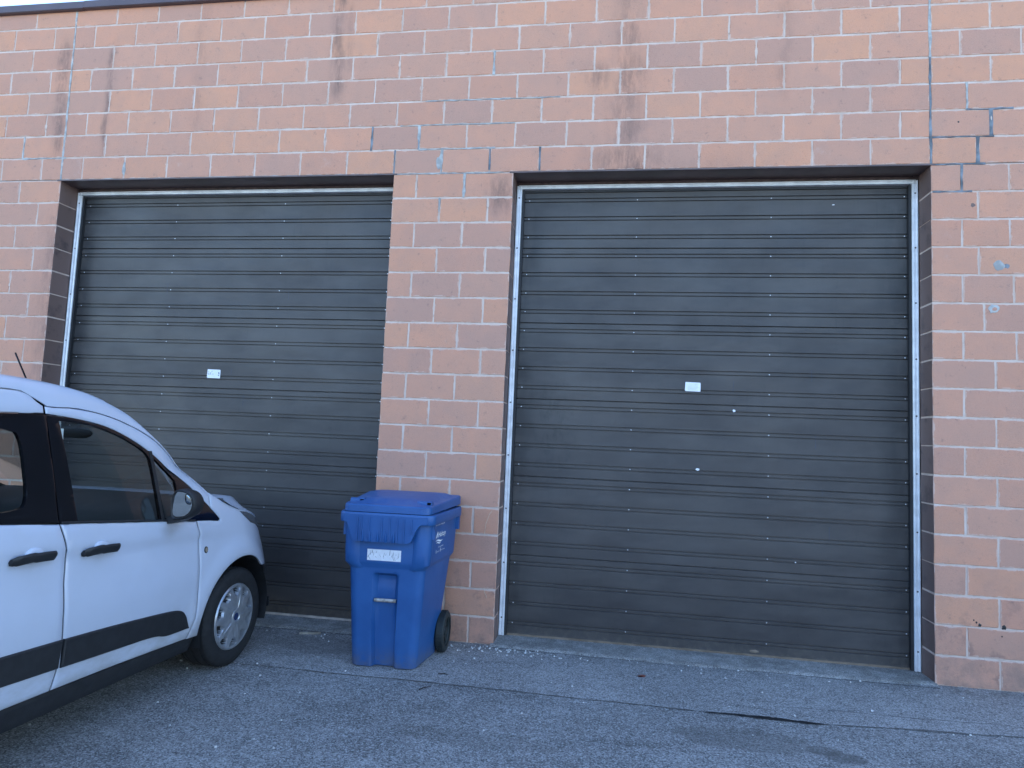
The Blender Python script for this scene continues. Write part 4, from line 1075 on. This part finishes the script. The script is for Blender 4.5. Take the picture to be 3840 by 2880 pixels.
# corner bulges that carry the lower step
for u0 in (-1, 1):
    m = MB(); rows = []
    for z, s in ((.655, .0), (.668, .85), (.690, 1.0), (.76, 1.0), (.90, .9), (.975, .8)):
        h = lv(z); cx, cy = u0*(h[0]-.065), h[2]+.060
        rows.append([(cx+u0*(.068+.006*s)*math.cos(a), cy+(.068+.006*s)*math.sin(a)*-1, z) for a in [math.radians(-35+160*k/12) for k in range(13)]])
    m.grid(rows); m.build('corner_post', M['blue'], BIN, True, 40)
# rim
m = MB(); R0 = [(.292, .347, -.306, .372, .06, .962), (.322, .366, -.350, .392, .065, .960), (.326, .369, -.354, .395, .067, .966), (.326, .369, -.354, .395, .067, 1.018), (.321, .365, -.349, .391, .064, 1.026), (.290, .335, -.318, .36, .05, 1.026)]
m.grid([rrect(*q) for q in R0], 0, True); m.build('rim', M['blue'], BIN, True, 40)
# front skirt: trapezoid grab panel with tapered ribs
sk = [(-.285, 1.012), (-.285, .968), (-.262, .960), (-.246, .925), (-.222, .850), (-.206, .838), (.158, .838), (.178, .852), (.208, .925), (.230, .958), (.252, .968), (.285, .970), (.285, 1.012)]
m = MB(); vfr = -.352
def skv(z): return -.3575+.006*(1.0-z)/.15
outl = resample(sk[:-1]+[sk[-1]], .02)
fr = [(u-.0, skv(z), z) for u, z in outl]; bk = [(u, skv(z)+(.045 if z < .96 else .01), z) for u, z in outl]
m.grid([fr, bk], 0, True)
pts = [Vector(p) for p in outl]
vo, eo, fo, *_ = delaunay_2d_cdt(pts, [(i, (i+1) % len(pts)) for i in range(len(pts))], [], 1, 1e-6)
m.add([(v[0], skv(v[1]), v[1]) for v in vo], [tuple(f) for f in fo])
m.build('front_skirt', M['blue'], BIN, False)
m = MB()
for u in (-.150, -.100, -.045, .010, .062):      # tapering ribs low on the skirt
    m.add([(u-.016, skv(.845)-.001, .842), (u+.010, skv(.845)-.001, .842), (u+.004, skv(.845)-.020, .842), (u-.003, skv(.915)-.001, .918), (u+.003, skv(.915)-.001, .918)], [(0, 2, 3), (2, 1, 4, 3), (0, 1, 2)])
for u in (-.185, -.158, -.105, -.02, .035, .085, .13, .18):   # long thin creases
    z0 = .845 if -.19 < u < .16 else .90
    m.box(u-.0026, u+.0026, skv(.9)-.009, skv(.9)+.004, z0, .998)
m.build('skirt_ribs', M['blue'], BIN, False)
for u0, side_y in ((-1, 0), (1, 0)):              # gussets under the rim
    m = MB(); s = u0
    h = lv(.9); x = s*(h[0]+.004)
    m.box(min(x-s*.004, x+s*.020), max(x-s*.004, x+s*.020), -.262, -.240, .862, .962); m.build('gusset', M['blue'], BIN, False)
for u0 in (-1, 1):
    m = MB(); h = lv(.9); x = u0*h[1]; m.box(min(x-.006*u0, x+.022*u0), max(x-.006*u0, x+.022*u0), .285, .33, .865, .962); m.build('gusset', M['blue'], BIN, False)
# lid
def lid_ring(hf, hb, vf, vb, r, z0, rise): return [(u, v, z0+rise*(v+.33)/.7) for u, v, _ in rrect(hf, hb, vf, vb, r, 0)]
m = MB(); R = [lid_ring(.292, .350, -.342, .385, .05, 1.029, .012), lid_ring(.298, .358, -.348, .392, .05, 1.031, .012), lid_ring(.296, .357, -.347, .391, .05, 1.072, .026), lid_ring(.290, .351, -.341, .386, .047, 1.079, .026),
     lid_ring(.268, .330, -.318, .365, .04, 1.081, .026), lid_ring(.245, .305, -.285, .33, .06, 1.086, .026), lid_ring(.215, .275, -.25, .30, .08, 1.103, .024), lid_ring(.12, .16, -.13, .18, .06, 1.113, .022)]
m.grid(R, 0, True); m.fan(R[-1], (0, .02, 1.128)); lid = m.build('lid', M['blue'], BIN, True, 32)
for uu in (-.232, .232):                          # finger lugs at the front corners of the lid
    m = MB(); w_ = .048
    prof = [(-.262, 1.083), (-.258, 1.103), (-.245, 1.110), (-.205, 1.106), (-.190, 1.086)]
    m.grid([[(uu-w_, a, b) for a, b in prof], [(uu+w_, a, b) for a, b in prof]])
    for s in (-1, 1): m.add([(uu+s*w_, a, b) for a, b in prof], [(0, 1, 2, 3, 4)])
    m.build('lid_lug', M['blue'], lid, False)
    m = MB(); m.box(uu+.020, uu+.044, -.2625, -.246, 1.086, 1.102); m.build('lug_recess_shade', M['gap'], lid, False)  # black block, painted shade in place of a real hollow
m = MB()
for uu in (-.14, .14): m.tube((uu-.06, .405, 1.06), (uu+.06, .405, 1.06), .018)
m.tube((-.22, .425, 1.03), (.22, .425, 1.03), .014); m.build('rear_handle', M['blue'], BIN, True, 40)
m = MB(); m.tube((-.0735, -.262, .447), (.0735, -.262, .447), .012, .012, 12); m.build('catch_bar', M['rusty_bar'], BIN, True)
# wheels
for s in (-1, 1):
    wl = empty('wheel', (s*.300, .215, .142)); wl.parent = BIN
    m = MB(); m.lathe([(.100, -.030), (.132, -.030), (.140, -.022), (.142, .022), (.132, .030), (.100, .030)], (0, 0, 0), 'x', 40)
    for k in range(40):
        a = 2*math.pi*k/40; c, s_ = math.cos(a), math.sin(a); c2, s2 = math.cos(a+.08), math.sin(a+.08)
        m.add([(-.02, .1445*c, .1445*s_), (.02, .1445*c, .1445*s_), (.02, .1445*c2, .1445*s2), (-.02, .1445*c2, .1445*s2), (-.02, .138*c, .138*s_), (.02, .138*c, .138*s_)], [(0, 1, 2, 3), (4, 5, 1, 0)])
    m.build('tyre', M['dark_wheel'], wl, True, 30)
    m = MB(); m.lathe([(.0, s*.024), (.028, s*.024), (.030, s*.012), (.034, s*.004)], (0, 0, 0), 'x', 20)
    m.lathe([(.104, s*.026), (.094, s*.018), (.092, -s*.01)], (0, 0, 0), 'x', 32)
    for k in range(6):
        a = math.pi*k/3; A = Vector((0, math.cos(a), math.sin(a))); T = Vector((0, -math.sin(a), math.cos(a))); X = Vector((s*.014, 0, 0))
        q = [A*.028+T*.014+X, A*.028-T*.014+X, A*.096-T*.009+X, A*.096+T*.009+X]; q2 = [p-X*1.4 for p in q]
        m.add([tuple(p) for p in q+q2], [(0, 1, 2, 3), (0, 4, 5, 1), (2, 6, 7, 3), (1, 5, 6, 2), (3, 7, 4, 0)])
    m.build('hub', M['dark_wheel'], wl, True, 30)
m = MB(); m.tube((-.30, .215, .142), (.30, .215, .142), .011); m.build('axle', M['rusty_bar'], BIN, True)
# white scratched label on the front
lz0, lz1, lu0, lu1 = .711, .784, -.126, .104
m = MB(); rows = []
for k in range(4):
    z = lz0+(lz1-lz0)*k/3; v = lv(z)[2]-.0018; rows.append([(lu0+(lu1-lu0)*i/8, v, z) for i in range(9)])
m.grid(rows); lab = m.build('label', M['paper'], BIN, False)
m = MB(); rq_ = random.Random(21)
for _ in range(20):
    u = rq_.uniform(lu0+.008, lu1-.008); z = rq_.uniform(lz0+.012, lz1-.012); L = rq_.uniform(.010, .038); a = rq_.uniform(1.0, 2.1); w_ = rq_.uniform(.0012, .0036)
    du, dz = L*math.cos(a), L*math.sin(a)
    q = [(u-du/2, z-dz/2), (u-du/2+w_, z-dz/2), (u+du/2+w_*.4, z+dz/2), (u+du/2, z+dz/2)]
    q = [(a_, max(lz0+.001, min(lz1-.001, b_))) for a_, b_ in q]
    m.add([(a_, lv(b_)[2]-.0027, b_) for a_, b_ in q], [(0, 1, 2, 3)])
m.build('scratches', M['ink'], lab, False)
# printing on the right side of the cart: (s along the side from the front, z)
M['print_white'] = simple('white_print', (.82, .83, .86), .6, var=.1, scale=60)
M['print_grey'] = simple('worn_print', (.60, .64, .72), .6, var=.2, scale=60)
def side_pt(s, z, e=.0016):
    h = lv(z); v = h[2]+.06+(s-.06); f = (v-(h[2]+.06))/((h[3]-.06)-(h[2]+.06)); u = h[0]+(h[1]-h[0])*f
    return (u+e, v, z)
def side_text(txt, s0, s1, z, hgt, mat, shear=0.0, name='print', rise=0.0):
    cu = bpy.data.curves.new('t', 'FONT'); cu.body = txt; cu.size = 1.0; cu.resolution_u = 3; cu.offset = .012
    ob = bpy.data.objects.new('t', cu); COL.objects.link(ob); dg = bpy.context.evaluated_depsgraph_get()
    me = bpy.data.meshes.new_from_object(ob.evaluated_get(dg)); bpy.data.objects.remove(ob)
    xs = [v.co.x for v in me.vertices]; x0, x1 = min(xs), max(xs); ys = [v.co.y for v in me.vertices]; y1 = max(ys)
    for v in me.vertices:
        f = (v.co.x-x0)/(x1-x0); q = v.co.y/.70*hgt; v.co = Vector(side_pt(s0+(s1-s0)*f+shear*q, z+q+rise*f))
    me.materials.clear(); me.materials.append(M[mat]); me.update()
    return link(name, me, BIN)
def side_poly(pts, mat, name='print'):
    pts2 = [Vector(p) for p in pts]
    vo, eo, fo, *_ = delaunay_2d_cdt(pts2, [(i, (i+1) % len(pts2)) for i in range(len(pts2))], [], 1, 1e-7)
    m = MB(); m.add([side_pt(v[0], v[1]) for v in vo], [tuple(f) for f in fo]); return m.build(name, M[mat], BIN, False)
side_text('Halton', .200, .352, .858, .034, 'print_white'); side_text('REGION', .312, .352, .845, .008, 'print_grey')
side_text('40716 # 1902218', .128, .318, .938, .014, 'print_grey'); side_text('HRM', .196, .224, .974, .011, 'print_grey')
side_text('Access Halton', .214, .320, .783, .011, 'print_grey'); side_text('Dial 311', .182, .250, .754, .009, 'print_grey'); side_text('www.halton.ca', .284, .362, .756, .008, 'print_grey')
side_poly([(.140, .845), (.176, .897), (.184, .897), (.190, .853), (.181, .858), (.177, .885), (.168, .860), (.160, .858)], 'print_white')
def wave(s0, s1, z0, a, th):
    top_ = []; bot = []
    for i in range(13):
        f = i/12; s = s0+(s1-s0)*f; c = z0+a*math.sin(2*math.pi*f*.95+.2); t = th*math.sin(math.pi*min(1, max(.02, f)))
        top_.append((s, c+t/2)); bot.append((s, c-t/2-.0002))
    return top_+bot[::-1]
side_poly(wave(.142, .300, .832, .006, .012), 'print_white'); side_poly(wave(.158, .262, .818, .005, .008), 'print_white')
side_poly([(.168, .775), (.173, .776), (.171, .768), (.171, .755), (.173, .748), (.168, .749), (.165, .756), (.165, .768)], 'print_white')
side_poly([(.262, .764), (.268, .780), (.274, .764), (.269, .746)], 'print_white')

# ------------------------------------------------------------------ small things on the ground
rg_ = random.Random(77)
def stone(m, x, y, z, r):
    a0 = rg_.uniform(0, 6.28); n = 5
    ring = [(x+r*math.cos(a0+6.283*k/n)*rg_.uniform(.7, 1.2), y+r*math.sin(a0+6.283*k/n)*rg_.uniform(.7, 1.2), z) for k in range(n)]
    up = [(x+(p[0]-x)*.7, y+(p[1]-y)*.7, z+r*rg_.uniform(.6, .9)) for p in ring]
    m.grid([ring, up], 0, True); m.fan(up, (x, y, z+r*.95))
M['pale_stone'] = simple('pale_stone', (.55, .54, .52), .8, var=.35, scale=60)
M['grey_stone'] = simple('grey_stone', (.20, .19, .185), .85, var=.4, scale=60)
for name, mat, n in (('gravel', 'pale_stone', 330), ('grit', 'grey_stone', 900)):
    m = MB()
    for _ in range(n):
        x = rg_.uniform(2.0, 9.0); u = rg_.random()
        y = -.06-abs(rg_.gauss(0, .10)) if u < .35 else (-.85+rg_.gauss(0, .10) if u < .45 else rg_.uniform(-3.2, -.05))
        if name == 'gravel' and rg_.random() < .25: x = rg_.gauss(4.1, .25); y = -.05-abs(rg_.gauss(0, .09))
        stone(m, x, y, .004 if y > -.86 else .0, rg_.uniform(.0026, .0085)*(1.0 if name == 'gravel' else .8))
    o = m.build(name, M[mat], None, False); tag(o, 'loose pale stones scattered over the asphalt' if name == 'gravel' else 'dark grit gathered along the wall and joints', 'gravel' if name == 'gravel' else 'grit', kind='stuff')
M['leaf'] = simple('red_leaf', (.15, .045, .03), .7)
m = MB(); m.add([(5.10, -.388, .006), (5.122, -.400, .014), (5.150, -.392, .008), (5.160, -.380, .012), (5.135, -.374, .016), (5.112, -.376, .009)], [(0, 1, 4, 5), (1, 2, 3, 4)])
m.add([(5.10, -.388, .004), (5.122, -.400, .0045), (5.150, -.392, .004), (5.160, -.380, .004), (5.135, -.374, .0045), (5.112, -.376, .004)], [(0, 1, 4, 5), (1, 2, 3, 4)])
tag(m.build('leaf', M['leaf'], None, False), 'small curled dark red leaf lying on the apron before the right door', 'leaf')
M['old_wood'] = simple('weathered_wood', (.30, .27, .22), .85, var=.3, scale=30, bump=.5, bscale=60)
m = MB(); m.box(-.078, .078, -.010, .010, 0, .014)
o = m.build('wood_scrap', M['old_wood'], None, False); o.location = (2.66, -.128, .004); o.rotation_euler.z = .28
tag(o, 'thin pale wood scrap lying at the sill of the left door', 'wood scrap')
M['twig'] = simple('dark_twig', (.025, .020, .018), .8)
for k, (x, y, L, a, lab) in enumerate(((3.849, -.70, .07, .05, 'short dark twig lying just right of the blue cart'), (3.80, -.96, .09, .9, 'crooked dark twig lying beyond the asphalt seam before the cart'))):
    m = MB(); m.tube((-L/2, 0, .004), (0, .006, .006), .0035, .003, 6); m.tube((0, .006, .006), (L/2, -.004, .004), .003, .0018, 6); m.tube((0, .006, .006), (.018, .022, .006), .002, .0012, 5)
    o = m.build('twig', M['twig'], None, True); o.location = (x, y, .003); o.rotation_euler.z = a; tag(o, lab, 'twig')
# dry grass stalks
M['straw'] = simple('dry_straw', (.55, .47, .34), .8)
def stalk(pts, lab, nm='grass_stalk'):
    m = MB(); m_ = [Vector(p) for p in pts]
    for a, b_ in zip(m_, m_[1:]): m.tube(a, b_, .0016, .0012, 5)
    o = m.build(nm, M['straw'], None, True); tag(o, lab, 'dry stalk')
stalk([(3.95, -.012, .80), (3.962, -.02, .90), (3.985, -.016, .97), (4.005, -.012, 1.00)], 'thin dry stalk caught on the pier just above the cart wheel side')
stalk([(3.965, -.008, .42), (3.972, -.014, .39), (3.985, -.010, .365), (3.99, -.006, .345)], 'short curled straw stuck low on the pier blocks')

# ------------------------------------------------------------------ the far side of the lot, seen only in mirrors and reflections
wh_ = empty('warehouse', (4, -34, 0)); tag(wh_, 'low beige warehouse across the lot, mirrored in the van', 'building', kind='structure')
M['beige'] = simple('beige_render', (.42, .38, .31), .9, var=.1, scale=1)
m = MB(); m.box(-26, 30, -12, 0, 0, 5.2); m.build('wall', M['beige'], wh_, False)
m = MB(); m.box(-26.1, 30.1, -12.1, .1, 5.2, 5.4); m.build('coping', M['coping'], wh_, False)
for k in range(7):
    m = MB(); m.box(-22+7.5*k, -18.4+7.5*k, .0, .06, 0, 3.6); m.build('door', M['coping'], wh_, False)
